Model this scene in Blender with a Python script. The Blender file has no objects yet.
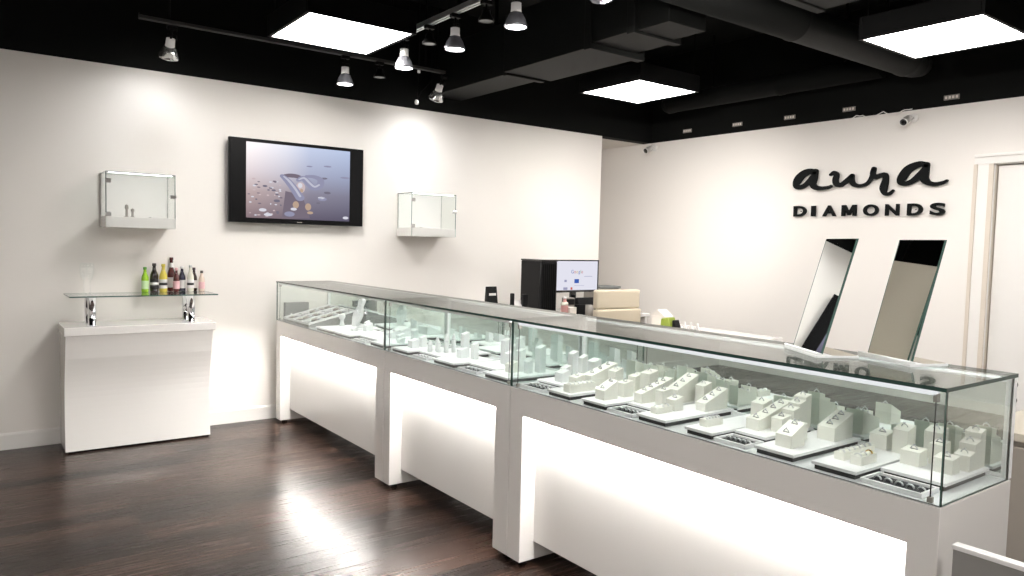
import bpy, bmesh, math, random
from mathutils import Vector, Matrix
random.seed(7)
sc = bpy.context.scene
COL = sc.collection
PI = math.pi

# ------------------------------------------------------------------ materials
def nodes_of(m):
    m.use_nodes = True
    return m.node_tree.nodes, m.node_tree.links

def mat(name, col, rough=.5, metal=0., coat=0., emit=None, strength=0., spec=.5, bump=0., bscale=200.):
    m = bpy.data.materials.new(name); n, l = nodes_of(m)
    b = n['Principled BSDF']
    b.inputs['Base Color'].default_value = (*col, 1)
    b.inputs['Roughness'].default_value = rough
    b.inputs['Metallic'].default_value = metal
    b.inputs['Coat Weight'].default_value = coat
    b.inputs['Coat Roughness'].default_value = .05
    b.inputs['Specular IOR Level'].default_value = spec
    if emit:
        b.inputs['Emission Color'].default_value = (*emit, 1)
        b.inputs['Emission Strength'].default_value = strength
    # procedural micro-variation
    tc = n.new('ShaderNodeTexCoord'); nz = n.new('ShaderNodeTexNoise'); nz.inputs['Scale'].default_value = bscale
    l.new(tc.outputs['Object'], nz.inputs['Vector'])
    if bump:
        bp = n.new('ShaderNodeBump'); bp.inputs['Strength'].default_value = bump; bp.inputs['Distance'].default_value = .002
        l.new(nz.outputs['Fac'], bp.inputs['Height']); l.new(bp.outputs['Normal'], b.inputs['Normal'])
    else:
        mr = n.new('ShaderNodeMapRange'); mr.inputs['To Min'].default_value = max(0, rough-.02); mr.inputs['To Max'].default_value = rough+.02
        l.new(nz.outputs['Fac'], mr.inputs['Value']); l.new(mr.outputs['Result'], b.inputs['Roughness'])
    return m

def glass_mat(name, tint, refl=1.0, f0=.04):
    """thin sheet of clear glass: see-through with a Schlick mirror reflection"""
    m = bpy.data.materials.new(name); n, l = nodes_of(m)
    n.remove(n['Principled BSDF']); out = n['Material Output']
    t = n.new('ShaderNodeBsdfTransparent'); t.inputs['Color'].default_value = (*tint, 1)
    g = n.new('ShaderNodeBsdfGlossy'); g.inputs['Roughness'].default_value = .01; g.inputs['Color'].default_value = (refl, refl, refl, 1)
    lw = n.new('ShaderNodeLayerWeight'); lw.inputs['Blend'].default_value = .5
    p = n.new('ShaderNodeMath'); p.operation = 'POWER'; p.inputs[1].default_value = 5
    a = n.new('ShaderNodeMath'); a.operation = 'MULTIPLY_ADD'; a.inputs[1].default_value = 1-f0; a.inputs[2].default_value = f0
    x = n.new('ShaderNodeMixShader')
    l.new(lw.outputs['Facing'], p.inputs[0]); l.new(p.outputs[0], a.inputs[0]); l.new(a.outputs[0], x.inputs['Fac'])
    l.new(t.outputs[0], x.inputs[1]); l.new(g.outputs[0], x.inputs[2]); l.new(x.outputs[0], out.inputs['Surface'])
    return m

def emit_mat(name, col, strength):
    m = bpy.data.materials.new(name); n, l = nodes_of(m)
    n.remove(n['Principled BSDF'])
    e = n.new('ShaderNodeEmission'); e.inputs['Color'].default_value = (*col, 1); e.inputs['Strength'].default_value = strength
    l.new(e.outputs[0], n['Material Output'].inputs['Surface'])
    return m

def floor_mat():
    m = bpy.data.materials.new('dark_wood_floor'); n, l = nodes_of(m); b = n['Principled BSDF']
    tc = n.new('ShaderNodeTexCoord')
    br = n.new('ShaderNodeTexBrick'); br.offset = .37
    br.inputs['Scale'].default_value = 1; br.inputs['Brick Width'].default_value = 1.15; br.inputs['Row Height'].default_value = .125
    br.inputs['Mortar Size'].default_value = .0016; br.inputs['Bias'].default_value = 0
    br.inputs['Color1'].default_value = (.0085, .0050, .0040, 1); br.inputs['Color2'].default_value = (.055, .031, .023, 1)
    br.inputs['Mortar'].default_value = (.006, .004, .003, 1)
    l.new(tc.outputs['Object'], br.inputs['Vector'])
    mp = n.new('ShaderNodeMapping'); mp.inputs['Scale'].default_value = (1.2, 26, 1)
    nz = n.new('ShaderNodeTexNoise'); nz.inputs['Scale'].default_value = 2.2; nz.inputs['Detail'].default_value = 6; nz.inputs['Roughness'].default_value = .65
    l.new(tc.outputs['Object'], mp.inputs['Vector']); l.new(mp.outputs[0], nz.inputs['Vector'])
    cr = n.new('ShaderNodeValToRGB'); cr.color_ramp.elements[0].position = .3; cr.color_ramp.elements[0].color = (.45, .42, .4, 1)
    cr.color_ramp.elements[1].position = .75; cr.color_ramp.elements[1].color = (1.5, 1.45, 1.4, 1)
    l.new(nz.outputs['Fac'], cr.inputs[0])
    mx = n.new('ShaderNodeMix'); mx.data_type = 'RGBA'; mx.blend_type = 'MULTIPLY'; mx.inputs[0].default_value = 1
    l.new(br.outputs['Color'], mx.inputs[6]); l.new(cr.outputs[0], mx.inputs[7]); l.new(mx.outputs[2], b.inputs['Base Color'])
    b.inputs['Specular IOR Level'].default_value = .28
    mr = n.new('ShaderNodeMapRange'); mr.inputs['To Min'].default_value = .19; mr.inputs['To Max'].default_value = .34
    l.new(nz.outputs['Fac'], mr.inputs['Value']); l.new(mr.outputs[0], b.inputs['Roughness'])
    bp = n.new('ShaderNodeBump'); bp.inputs['Strength'].default_value = .12; bp.inputs['Distance'].default_value = .003
    l.new(nz.outputs['Fac'], bp.inputs['Height'])
    bp2 = n.new('ShaderNodeBump'); bp2.invert = True; bp2.inputs['Strength'].default_value = .5; bp2.inputs['Distance'].default_value = .001
    l.new(br.outputs['Fac'], bp2.inputs['Height']); l.new(bp.outputs[0], bp2.inputs['Normal']); l.new(bp2.outputs[0], b.inputs['Normal'])
    return m

def picture_mat():
    """the blurred backdrop of the picture on the television"""
    m = bpy.data.materials.new('tv_picture'); n, l = nodes_of(m); n.remove(n['Principled BSDF'])
    tc = n.new('ShaderNodeTexCoord'); sp = n.new('ShaderNodeSeparateXYZ'); l.new(tc.outputs['Generated'], sp.inputs[0])
    rz = n.new('ShaderNodeValToRGB'); r = rz.color_ramp
    r.elements[0].position = 0; r.elements[0].color = (.16, .13, .16, 1); r.elements[1].position = 1; r.elements[1].color = (.72, .76, .84, 1)
    e = r.elements.new(.35); e.color = (.33, .29, .32, 1); e = r.elements.new(.62); e.color = (.50, .50, .57, 1)
    l.new(sp.outputs['Z'], rz.inputs[0])
    rx = n.new('ShaderNodeValToRGB'); r = rx.color_ramp
    r.elements[0].position = 0; r.elements[0].color = (1.7, 1.5, 1.35, 1); r.elements[1].position = 1; r.elements[1].color = (.72, .80, .98, 1)
    e = r.elements.new(.36); e.color = (1.25, 1.2, 1.2, 1); e = r.elements.new(.6); e.color = (.85, .9, 1.05, 1)
    l.new(sp.outputs['X'], rx.inputs[0])
    mx = n.new('ShaderNodeMix'); mx.data_type = 'RGBA'; mx.blend_type = 'MULTIPLY'; mx.inputs[0].default_value = 1
    l.new(rz.outputs[0], mx.inputs[6]); l.new(rx.outputs[0], mx.inputs[7])
    em = n.new('ShaderNodeEmission'); em.inputs['Strength'].default_value = .25
    l.new(mx.outputs[2], em.inputs['Color']); l.new(em.outputs[0], n['Material Output'].inputs['Surface'])
    return m

M = {}
M['wall'] = mat('wall_paint', (.80, .765, .725), .7, bump=.05, bscale=300)
M['black'] = mat('ceiling_black_paint', (.0022, .0026, .0023), .8, spec=.2)
M['duct'] = mat('duct_grey_black', (.0050, .0055, .0050), .6, spec=.2)
M['floor'] = floor_mat()
M['trim'] = mat('trim_white', (.80, .78, .75), .35)
M['groove_shade'] = mat('trim_groove_shade', (.66, .59, .51), .5)  # tan puts the shading of the white casing's grooves into the colour
M['lam'] = mat('white_gloss_laminate', (.80, .78, .755), .12, coat=.3)
M['deck'] = mat('white_deck', (.68, .69, .70), .18)
M['glass'] = glass_mat('clear_glass', (.965, .985, .978))
M['gtop'] = glass_mat('clear_top_glass', (.925, .95, .935), refl=.62, f0=.05)
M['edge'] = mat('glass_edge_green', (.012, .05, .038), .08)
M['edgelt'] = mat('glass_edge_pale', (.30, .42, .40), .1)
M['edgemid'] = mat('glass_edge_mid', (.07, .13, .11), .1)
M['mirror'] = mat('mirror', (.80, .86, .83), .01, metal=1)
M['clearmirror'] = mat('mirror_silver', (.90, .92, .91), .008, metal=1)
M['alu'] = mat('brushed_aluminium', (.78, .79, .80), .3, metal=.7)
M['whitealu'] = mat('white_aluminium', (.82, .83, .83), .3)
M['chrome'] = mat('chrome', (.75, .75, .77), .08, metal=1)
M['blkm'] = mat('black_metal', (.0022, .0022, .0022), .5, spec=.15)
M['blkp'] = mat('black_plastic', (.005, .005, .006), .45, spec=.25)
M['gloss_blk'] = mat('gloss_black', (.006, .006, .007), .08, coat=.5)
M['stand'] = mat('white_leatherette', (.74, .73, .675), .55, bump=.08, bscale=900)
M['stand2'] = mat('white_acrylic', (.74, .75, .755), .3)
M['tray'] = mat('tray_white', (.78, .77, .785), .4)
M['plinth'] = mat('tray_shadow_base', (.012, .013, .014), .35)  # near-black puts the shadow gap under the trays into the colour
M['velvet'] = mat('black_velvet', (.012, .013, .018), .8, bump=.3, bscale=1500)
M['grey'] = mat('grey_fabric', (.16, .17, .165), .6)
M['silver'] = mat('silver', (.62, .62, .64), .38, metal=1)
M['gold'] = mat('gold', (.75, .50, .18), .2, metal=1)
M['gem'] = mat('gem', (.55, .58, .62), .05, coat=1., spec=1)
M['led'] = emit_mat('led_white', (1, .97, .93), 28.)
M['ledcool'] = emit_mat('led_cool', (.95, 1, 1), 3.5)
M['ledwarm'] = emit_mat('led_warm', (1, .985, .94), 4.7)
M['frost'] = emit_mat('frosted_bar', (.97, .97, 1), .235)
M['rear_fill'] = emit_mat('led_rear_fill', (.96, 1, .98), .9)  # added glow that brightens the backs of the jewellery stands
M['ledcase'] = emit_mat('led_showcase', (.97, .99, 1), 3.0)
M['panel'] = emit_mat('panel_diffuser', (1, .965, .925), 8.5)
M['bulb'] = emit_mat('bulb_face', (1, .97, .95), 9.)
M['bulbdim'] = mat('bulb_off', (.35, .36, .36), .2)
M['socket'] = mat('socket_white', (.75, .74, .72), .4, emit=(1, .95, .9), strength=.04)  # weak emission puts a lit look into the neck, which is no lamp
M['reflector'] = mat('reflector_grey', (.30, .30, .33), .25, metal=.5)
M['clearrefl'] = mat('clear_reflector', (.75, .76, .76), .12, metal=.8)
M['signblk'] = mat('sign_black', (.004, .005, .005), .6, spec=.12)
M['tvblack'] = mat('tv_black', (.003, .003, .0035), .35, spec=.15)
M['cream'] = mat('cream_leather', (.64, .56, .43), .45, bump=.1, bscale=400)
M['beige'] = mat('beige_suede', (.50, .455, .38), .8, bump=.2, bscale=900)
M['taupe'] = mat('taupe_laminate', (.30, .265, .235), .35)
M['greygate'] = mat('grey_gloss_panel', (.30, .29, .28), .12)
M['picture'] = picture_mat()
for k, c, s in [('p_hi', (.55, .55, .66), 1.), ('p_lilac', (.31, .31, .44), 1.0), ('p_dark', (.19, .175, .23), 1.), ('p_white', (.72, .72, .80), 1.), ('p_shadow', (.20, .165, .21), 1.),
                ('p_gold', (.52, .38, .29), 1.), ('p_pink', (.62, .50, .52), 1.), ('m_white', (.80, .80, .90), 1.), ('m_blue', (.05, .12, .45), 1.),
                ('m_red', (.6, .1, .08), 1.), ('m_yellow', (.65, .45, .05), 1.), ('m_green', (.08, .4, .12), 1.), ('m_grey', (.35, .35, .5), 1.)]:
    M[k] = emit_mat(k, c, s*.25)
M['gate_edge'] = mat('gate_white_edge', (.85, .84, .83), .2)
for k, c in [('b_green', (.33, .62, .03)), ('b_dark', (.014, .008, .006)), ('b_yellow', (.70, .58, .10)), ('b_red', (.07, .008, .008)), ('b_navy', (.018, .016, .035)),
             ('b_clear', (.72, .70, .60)), ('b_brown', (.035, .018, .014)), ('b_pink', (.74, .60, .50)), ('lab_white', (.72, .70, .68)), ('lab_pink', (.70, .42, .44)),
             ('lab_black', (.02, .02, .02)), ('lab_lime', (.55, .75, .40)), ('cap_green', (.10, .30, .04)), ('cap_dark', (.03, .02, .02)), ('cap_silver', (.5, .5, .5)), ('plastic_green', (.30, .38, .05)),
             ('paper', (.82, .76, .70)), ('pinkish', (.55, .28, .26)), ('greyplastic', (.26, .24, .215))]:
    M[k] = mat(k, c, .15 if k.startswith('b_') else .45, coat=.4 if k.startswith('b_') else 0)
M['railgrey'] = mat('rail_grey', (.05, .05, .048), .4)
M['clearglass'] = glass_mat('thin_clear_glass', (.985, .99, .99), f0=.05)

# ------------------------------------------------------------------ mesh builder
class MB:
    def __init__(s): s.bm = bmesh.new(); s.mats = []
    def mi(s, m):
        if m not in s.mats: s.mats.append(m)
        return s.mats.index(m)
    def _tag(s, faces, m, smooth=False):
        i = s.mi(m)
        for f in faces: f.material_index = i; f.smooth = smooth
    def poly(s, pts, m):
        f = s.bm.faces.new([s.bm.verts.new(p) for p in pts]); s._tag([f], m); return s
    def box(s, x0, x1, y0, y1, z0, z1, m, bev=0., seg=2):
        b = bmesh.new()
        v = [b.verts.new(p) for p in ((x0,y0,z0),(x1,y0,z0),(x1,y1,z0),(x0,y1,z0),(x0,y0,z1),(x1,y0,z1),(x1,y1,z1),(x0,y1,z1))]
        for q in ((0,3,2,1),(4,5,6,7),(0,1,5,4),(1,2,6,5),(2,3,7,6),(3,0,4,7)): b.faces.new([v[i] for i in q])
        if bev: bmesh.ops.bevel(b, geom=list(b.edges), offset=bev, segments=seg, affect='EDGES', profile=.5)
        s._merge(b, m); return s
    def _merge(s, b, m, smooth=False, mtx=None):
        i = s.mi(m); mp = {}
        for v in b.verts: mp[v] = s.bm.verts.new(mtx @ v.co if mtx else v.co)
        for f in b.faces:
            g = s.bm.faces.new([mp[v] for v in f.verts]); g.material_index = i; g.smooth = smooth or f.smooth
        b.free()
    def pane(s, x0, x1, y0, y1, z0, z1, glass, edge):
        d = (x1-x0, y1-y0, z1-z0); ax = d.index(min(d))
        b = bmesh.new()
        v = [b.verts.new(p) for p in ((x0,y0,z0),(x1,y0,z0),(x1,y1,z0),(x0,y1,z0),(x0,y0,z1),(x1,y0,z1),(x1,y1,z1),(x0,y1,z1))]
        gi, ei = s.mi(glass), s.mi(edge); mp = {q: s.bm.verts.new(q.co) for q in v}
        for q, a in (((0,3,2,1),2),((4,5,6,7),2),((0,1,5,4),1),((1,2,6,5),0),((2,3,7,6),1),((3,0,4,7),0)):
            f = s.bm.faces.new([mp[v[i]] for i in q]); f.material_index = gi if a == ax else ei
        b.free(); return s
    def prism(s, prof, axis, a0, a1, m, bev=0.):
        """profile in the plane normal to AXIS, swept from a0 to a1; axis y: (x,z); axis x: (y,z); axis z: (x,y)"""
        b = bmesh.new()
        def P(p, a): return {'y': (p[0], a, p[1]), 'x': (a, p[0], p[1]), 'z': (p[0], p[1], a)}[axis]
        A = [b.verts.new(P(p, a0)) for p in prof]; B = [b.verts.new(P(p, a1)) for p in prof]
        n = len(prof); b.faces.new(A); b.faces.new(B[::-1])
        for i in range(n): b.faces.new([A[i], B[i], B[(i+1) % n], A[(i+1) % n]])
        bmesh.ops.recalc_face_normals(b, faces=list(b.faces))
        if bev: bmesh.ops.bevel(b, geom=list(b.edges), offset=bev, segments=2, affect='EDGES', profile=.5)
        s._merge(b, m); return s
    def lathe(s, prof, m, c=(0,0,0), seg=20, axis='z', smooth=True):
        """prof: list of (r, h)"""
        i = s.mi(m); rings = []
        def P(r, h, a):
            x, y = r*math.cos(a), r*math.sin(a)
            q = {'z': (x, y, h), 'x': (h, x, y), 'y': (x, h, y)}[axis]
            return (c[0]+q[0], c[1]+q[1], c[2]+q[2])
        for r, h in prof:
            rings.append([s.bm.verts.new(P(r, h, 2*PI*k/seg)) for k in range(seg)] if r > 1e-6 else [s.bm.verts.new(P(0, h, 0))])
        for A, B in zip(rings, rings[1:]):
            for k in range(seg):
                k2 = (k+1) % seg
                if len(A) == 1 and len(B) == 1: continue
                q = [A[0], B[k], B[k2]] if len(A) == 1 else ([A[k], A[k2], B[0]] if len(B) == 1 else [A[k], A[k2], B[k2], B[k]])
                f = s.bm.faces.new(q); f.material_index = i; f.smooth = smooth
        for R_ in (rings[0], rings[-1]):
            if len(R_) > 1:
                f = s.bm.faces.new(R_); f.material_index = i
        return s
    def tube(s, pts, r, m, seg=8):
        i = s.mi(m); pts = [Vector(p) for p in pts]; rings = []
        for k, p in enumerate(pts):
            t = (pts[min(k+1, len(pts)-1)] - pts[max(k-1, 0)]).normalized()
            u = t.orthogonal().normalized() if k == 0 else (pu - t*pu.dot(t)).normalized()
            pu = u; w = t.cross(u); rr = r[k] if isinstance(r, (list, tuple)) else r
            rings.append([s.bm.verts.new(p + (u*math.cos(2*PI*j/seg) + w*math.sin(2*PI*j/seg))*rr) for j in range(seg)])
        for A, B in zip(rings, rings[1:]):
            for j in range(seg):
                f = s.bm.faces.new([A[j], A[(j+1) % seg], B[(j+1) % seg], B[j]]); f.material_index = i; f.smooth = True
        for R_ in (rings[0], rings[-1]): f = s.bm.faces.new(R_); f.material_index = i
        return s
    def stroke(s, pts, m, to3, d0, d1, sub=6):
        """flat pen stroke of varying half-width, cut out as a solid between depths d0 and d1; to3(a,b,d)->xyz"""
        P = []
        n = len(pts)
        for k in range(n-1):
            p0, p1, p2, p3 = pts[max(k-1,0)], pts[k], pts[k+1], pts[min(k+2,n-1)]
            for j in range(sub):
                t = j/sub
                P.append(tuple(.5*((2*p1[i]) + (-p0[i]+p2[i])*t + (2*p0[i]-5*p1[i]+4*p2[i]-p3[i])*t*t + (-p0[i]+3*p1[i]-3*p2[i]+p3[i])*t**3) for i in range(3)))
        P.append(pts[-1]); i = s.mi(m); rows = []
        for k, p in enumerate(P):
            a, b = P[max(k-1,0)], P[min(k+1,len(P)-1)]
            tx, ty = b[0]-a[0], b[1]-a[1]; L = math.hypot(tx, ty) or 1; nx, ny = -ty/L*p[2], tx/L*p[2]
            rows.append([s.bm.verts.new(to3(p[0]+sg*nx, p[1]+sg*ny, d)) for sg, d in ((1,d0),(-1,d0),(-1,d1),(1,d1))])
        for A, B in zip(rows, rows[1:]):
            for j in range(4):
                f = s.bm.faces.new([A[j], A[(j+1)%4], B[(j+1)%4], B[j]]); f.material_index = i
        for E_ in (P[0], P[-1]):
            c0 = [s.bm.verts.new(to3(E_[0]+E_[2]*math.cos(2*PI*k/14), E_[1]+E_[2]*math.sin(2*PI*k/14), d0)) for k in range(14)]
            c1 = [s.bm.verts.new(to3(E_[0]+E_[2]*math.cos(2*PI*k/14), E_[1]+E_[2]*math.sin(2*PI*k/14), d1)) for k in range(14)]
            for q in (c0, c1): f = s.bm.faces.new(q); f.material_index = i
            for k in range(14): f = s.bm.faces.new([c0[k], c0[(k+1)%14], c1[(k+1)%14], c1[k]]); f.material_index = i
        return s
    def ellipse(s, a, b, ra, rb, m, to3, d):
        f = s.bm.faces.new([s.bm.verts.new(to3(a+ra*math.cos(2*PI*k/16), b+rb*math.sin(2*PI*k/16), d)) for k in range(16)]); f.material_index = s.mi(m); return s
    def build(s, name, parent=None, label=None, loc=None):
        bmesh.ops.recalc_face_normals(s.bm, faces=list(s.bm.faces))
        me = bpy.data.meshes.new(name); s.bm.to_mesh(me); s.bm.free()
        for m in s.mats: me.materials.append(M[m])
        o = bpy.data.objects.new(name, me); COL.objects.link(o)
        if parent: o.parent = parent
        if loc: o.location = loc
        if label: o['label'] = label
        return o

def tag(o, label, cat, group=None):
    o['label'] = label; o['category'] = cat
    if group: o['group'] = group
    return o
def thing(name, label, cat, loc=(0,0,0), rz=0., group=None):
    o = bpy.data.objects.new(name, None); COL.objects.link(o); o.empty_display_size = .05
    o.location = loc; o.rotation_euler = (0, 0, rz)
    return tag(o, label, cat, group)
def struct(mb, name):
    o = mb.build(name); o['kind'] = 'structure'; return o
def dup(root, loc, label, group=None):
    r = root.copy(); COL.objects.link(r); r.location = loc; r['label'] = label
    if group: r['group'] = group
    for ch in list(root.children):
        c = ch.copy(); COL.objects.link(c); c.parent = r
        for g in ch.children:
            d = g.copy(); COL.objects.link(d); d.parent = c
    return r

# ------------------------------------------------------------------ measures (metres)
H = 2.478            # where the white walls end and the black begins
TOPZ = 3.35
XL, XR, YF, YB = -2.6, 6.0, -8.6, 1.4
XF, XB = 1.9375, 2.355    # front and back of the display counter
ZD, ZT = .763, 1.05       # case deck and glass top
TZ = .786                 # top face of the display trays

# ------------------------------------------------------------------ the room
struct(MB().box(XL-.12, XR+.12, YF-.12, YB+.12, -.1, 0, 'floor'), 'floor')
struct(MB().box(XL-.12, XR+.12, YF-.12, YB+.12, TOPZ, TOPZ+.1, 'black'), 'ceiling')
m = MB().box(XL, 5.28, 0, .12, 0, H, 'wall'); m.box(XL, XR, 0, .12, H, TOPZ, 'black'); struct(m, 'wall_back')
m = MB().box(5.16, 5.28, .12, YB, 0, H, 'wall'); struct(m, 'wall_alcove')
m = MB().box(5.28, XR, YB, YB+.12, 0, H, 'wall'); m.box(5.16, XR, .12, YB+.12, H, H+.06, 'wall'); struct(m, 'wall_alcove_end')
D0, D1, DH = -3.315, -4.23, 2.02       # door opening in the right wall
m = MB().box(XR, XR+.12, D0, YB+.12, 0, H, 'wall'); m.box(XR, XR+.12, D1, D0, DH, H, 'wall'); m.box(XR, XR+.12, YF, D1, 0, H, 'wall')
m.box(XR, XR+.12, YF, YB+.12, H, TOPZ, 'black'); struct(m, 'wall_right')
m = MB().box(XL-.12, XL, YF, .12, 0, H, 'wall'); m.box(XL-.12, XL, YF, .12, H, TOPZ, 'black'); struct(m, 'wall_left')
m = MB().box(XL-.12, XR+.12, YF-.12, YF, 0, H, 'wall'); m.box(XL-.12, XR+.12, YF-.12, YF, H, TOPZ, 'black'); struct(m, 'wall_front')
def skirting(prof_axis, a0, a1, at, sgn, name):
    pr = [(at, 0), (at+sgn*.014, 0), (at+sgn*.014, .092), (at+sgn*.007, .104), (at, .104)]
    struct(MB().prism(pr, prof_axis, a0, a1, 'trim'), name)
skirting('x', XL, 5.28, 0, -1, 'baseboard_back')
skirting('y', D0+.12, YB, XR, -1, 'baseboard_right')
skirting('y', YF, 0, XL, 1, 'baseboard_left')
# door casing and door
def casing(y0, y1, z0, z1, m):
    m.box(XR-.02, XR, y0, y1, z0, z1, 'trim', .003)
m = MB(); casing(D0-.005, D0+.13, 0, DH+.005, m); casing(D1-.13, D1+.005, 0, DH+.005, m); casing(D1-.13, D0+.13, DH+.005, DH+.075, m)
m.box(XR-.032, XR-.018, D0+.105, D0+.13, 0, DH+.005, 'groove_shade', .003); m.box(XR-.032, XR-.018, D0-.002, D0+.03, 0, DH+.004, 'groove_shade', .003)
m.box(XR-.032, XR-.0201, D1-.13, D0+.13, DH+.055, DH+.075, 'trim', .003)
m.box(XR, XR+.12, D0-.006, D0-.001, 0, DH, 'groove_shade'); struct(m, 'trim_1')
m = MB().box(XR+.03, XR+.07, D1+.01, D0-.012, .01, DH-.008, 'trim', .002); dr = struct(m, 'door_1')
h = MB().lathe([(.026, 0), (.026, -.008), (.01, -.012), (.01, -.045), (.024, -.05), (.026, -.062), (.018, -.072), (0, -.074)], 'chrome', (XR+.03, D1+.08, 1.0), 16, 'x'); h.build('door_handle', dr)

# ------------------------------------------------------------------ overhead: black plenum
m = MB().box(3.27, 3.58, -1.12, -.02, 2.60, 2.98, 'duct', .004)
m.box(3.25, 3.60, -1.15, -1.10, 2.585, 3.0, 'duct', .004)
m.box(3.22, 3.66, -2.05, -1.15, 2.60, 3.0, 'duct', .004)
m.box(3.20, 3.68, -2.09, -2.03, 2.585, 3.02, 'duct', .004)
m.box(3.21, 3.60, -2.42, -2.09, 2.62, 3.02, 'duct', .004)
m.box(3.20, 3.61, -2.46, -2.40, 2.605, 3.04, 'duct', .004)
m.box(3.23, 3.54, -2.70, -2.46, 2.62, 3.0, 'duct', .004)
for y in (-.5, -1.6, -2.4):
    for x in (3.24, 3.60): m.box(x-.008, x+.008, y-.012, y+.012, 2.98, TOPZ, 'blkm')
tag(m.build('air_duct'), 'dark rectangular air duct running away overhead in flanged sections', 'duct')
m = MB()
m.lathe([(.108, 2.95), (.108, 4.10), (.112, 4.11), (.112, 4.125), (.108, 4.13), (.108, 5.45), (.113, 5.46), (.113, 5.49), (.108, 5.5), (.10, 5.62), (.08, 5.72)], 'duct', (0, -2.892, 2.742), 36, 'x')
for x in (4.0, 5.2): m.box(x-.01, x+.01, -2.90, -2.88, 2.82, TOPZ, 'blkm')
tag(m.build('round_duct'), 'dark round duct slanting across the ceiling toward the right wall', 'duct')
m = MB().lathe([(.085, -2.6), (.085, -1.75), (.091, -1.74), (.091, -1.70), (.085, -1.69), (.085, -.55), (.091, -.5), (.091, -.46), (.07, -.42)], 'black', (5.74, 0, 2.79), 28, 'y')
for y in (-2.3, -1.0): m.box(5.715, 5.725, y-.01, y+.01, 2.88, TOPZ, 'blkm')
tag(m.build('branch_pipe'), 'long black pipe hanging along the black top of the logo wall', 'pipe')
m = MB().box(3.0, 3.94, -4.6, -3.15, 2.71, 3.1, 'duct', .006); m.box(2.99, 3.95, -3.20, -3.14, 2.70, 3.12, 'duct', .006)
for x in (3.0, 3.7): m.box(x-.008, x+.008, -4.0, -3.98, 3.1, TOPZ, 'blkm')
tag(m.build('air_handler'), 'grey underside of a ceiling box cut by the top edge, right of middle', 'duct')
# small pale plates on the black upper part of the right wall
plates = [(-.49, 2.556, 'leftmost'), (-1.095, 2.553, 'second from left'), (-1.65, 2.552, 'third from left'), (-2.20, 2.552, 'third from right'), (-2.997, 2.537, 'second from right'), (-3.53, 2.545, 'rightmost')]
for y, z, w in plates:
    m = MB().box(XR-.012, XR-.002, y-.055, y+.055, z-.018, z+.018, 'greyplastic', .003)
    for k in range(4): m.box(XR-.014, XR-.010, y-.046+k*.025, y-.030+k*.025, z-.010, z+.010, 'paper')
    tag(m.build('wall_plate'), 'small pale slotted plate on the black band above the logo wall, ' + w, 'plate', 'plates on the black band')
# loose cable along the top of the logo wall
m = MB(); pts = [(XR-.012, -2.24 - i*.028, H-.004 + .016*math.sin(i*.9) + .006*math.sin(i*2.3)) for i in range(18)]
m.tube(pts, .004, 'trim'); tag(m.build('loose_cable'), 'loose white cable lying along the top of the white wall near the right camera', 'cable')

# panel lights -----------------------------------------------------------
def panel(x, y, label):
    t = thing('panel_light', label, 'light', (x, y, 2.60), 0, 'square ceiling panel lights')
    a = .335; b = .315
    m = MB()
    for x0, x1, y0, y1 in ((-a, a, -a, -b), (-a, a, b, a), (-a, -b, -b, b), (b, a, -b, b)): m.box(x0, x1, y0, y1, 0, .13, 'blkm', .003)
    m.box(-b, b, -b, b, .10, .13, 'blkm'); m.build('frame', t)
    MB().box(-b, b, -b, b, .004, .018, 'panel').build('diffuser', t)
    for sx in (-1, 1):
        for sy in (-1, 1): MB().tube([(sx*.3, sy*.3, .13), (sx*.3, sy*.3, TOPZ-2.6)], .003, 'blkm', 6).build('hanger', t)
    return t
panel(1.93, -1.25, 'square glowing panel light at top left of the television, black frame')
panel(4.435, -1.31, 'square glowing panel light near the room corner, smallest in view')
panel(4.61, -3.545, 'square glowing panel light at upper right above the logo')
panel(1.93, -3.55, 'unseen square panel light added over the aisle in front of the counter')  # out-of-view panels from here down are added for their light on the room
panel(1.93, -5.85, 'unseen square panel light added over the aisle before the open end of the counter')
panel(-.6, -3.55, 'unseen square panel light added over the left of the aisle')
panel(-.6, -5.85, 'unseen square panel light added over the left front of the shop')
panel(4.61, -5.85, 'unseen square panel light added over the right front of the shop')

# track lights -----------------------------------------------------------
def rail(p0, p1, label, posts):
    t = thing('track_rail', label, 'track rail', (p0[0], p0[1], 2.68), 0, 'lighting track rails')
    dx, dy = p1[0]-p0[0], p1[1]-p0[1]; m = MB()
    if abs(dx) > abs(dy):
        for o0, o1 in ((-.018, -.006), (.006, .018)): m.box(0, dx, o0, o1, 0, .022, 'railgrey', .002)
        m.box(0, dx, -.017, .017, .012, .034, 'blkm')
    else:
        for o0, o1 in ((-.018, -.006), (.006, .018)): m.box(o0, o1, dy, 0, 0, .035, 'alu', .002)
        m.box(-.017, .017, dy, 0, .02, .034, 'blkm')
    m.build('rail', t)
    for f in posts: MB().tube([(dx*f, dy*f, .034), (dx*f, dy*f, TOPZ-2.68)], .006, 'blkm').build('hanger', t)
rail((.95, -.5), (3.12, -.5), 'track rail parallel to the television wall above it', (.08, .5, .92))
rail((2.37, -.9), (2.37, -4.2), 'track rail running toward the viewer above the display cases', (.05, .5, .95))

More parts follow.
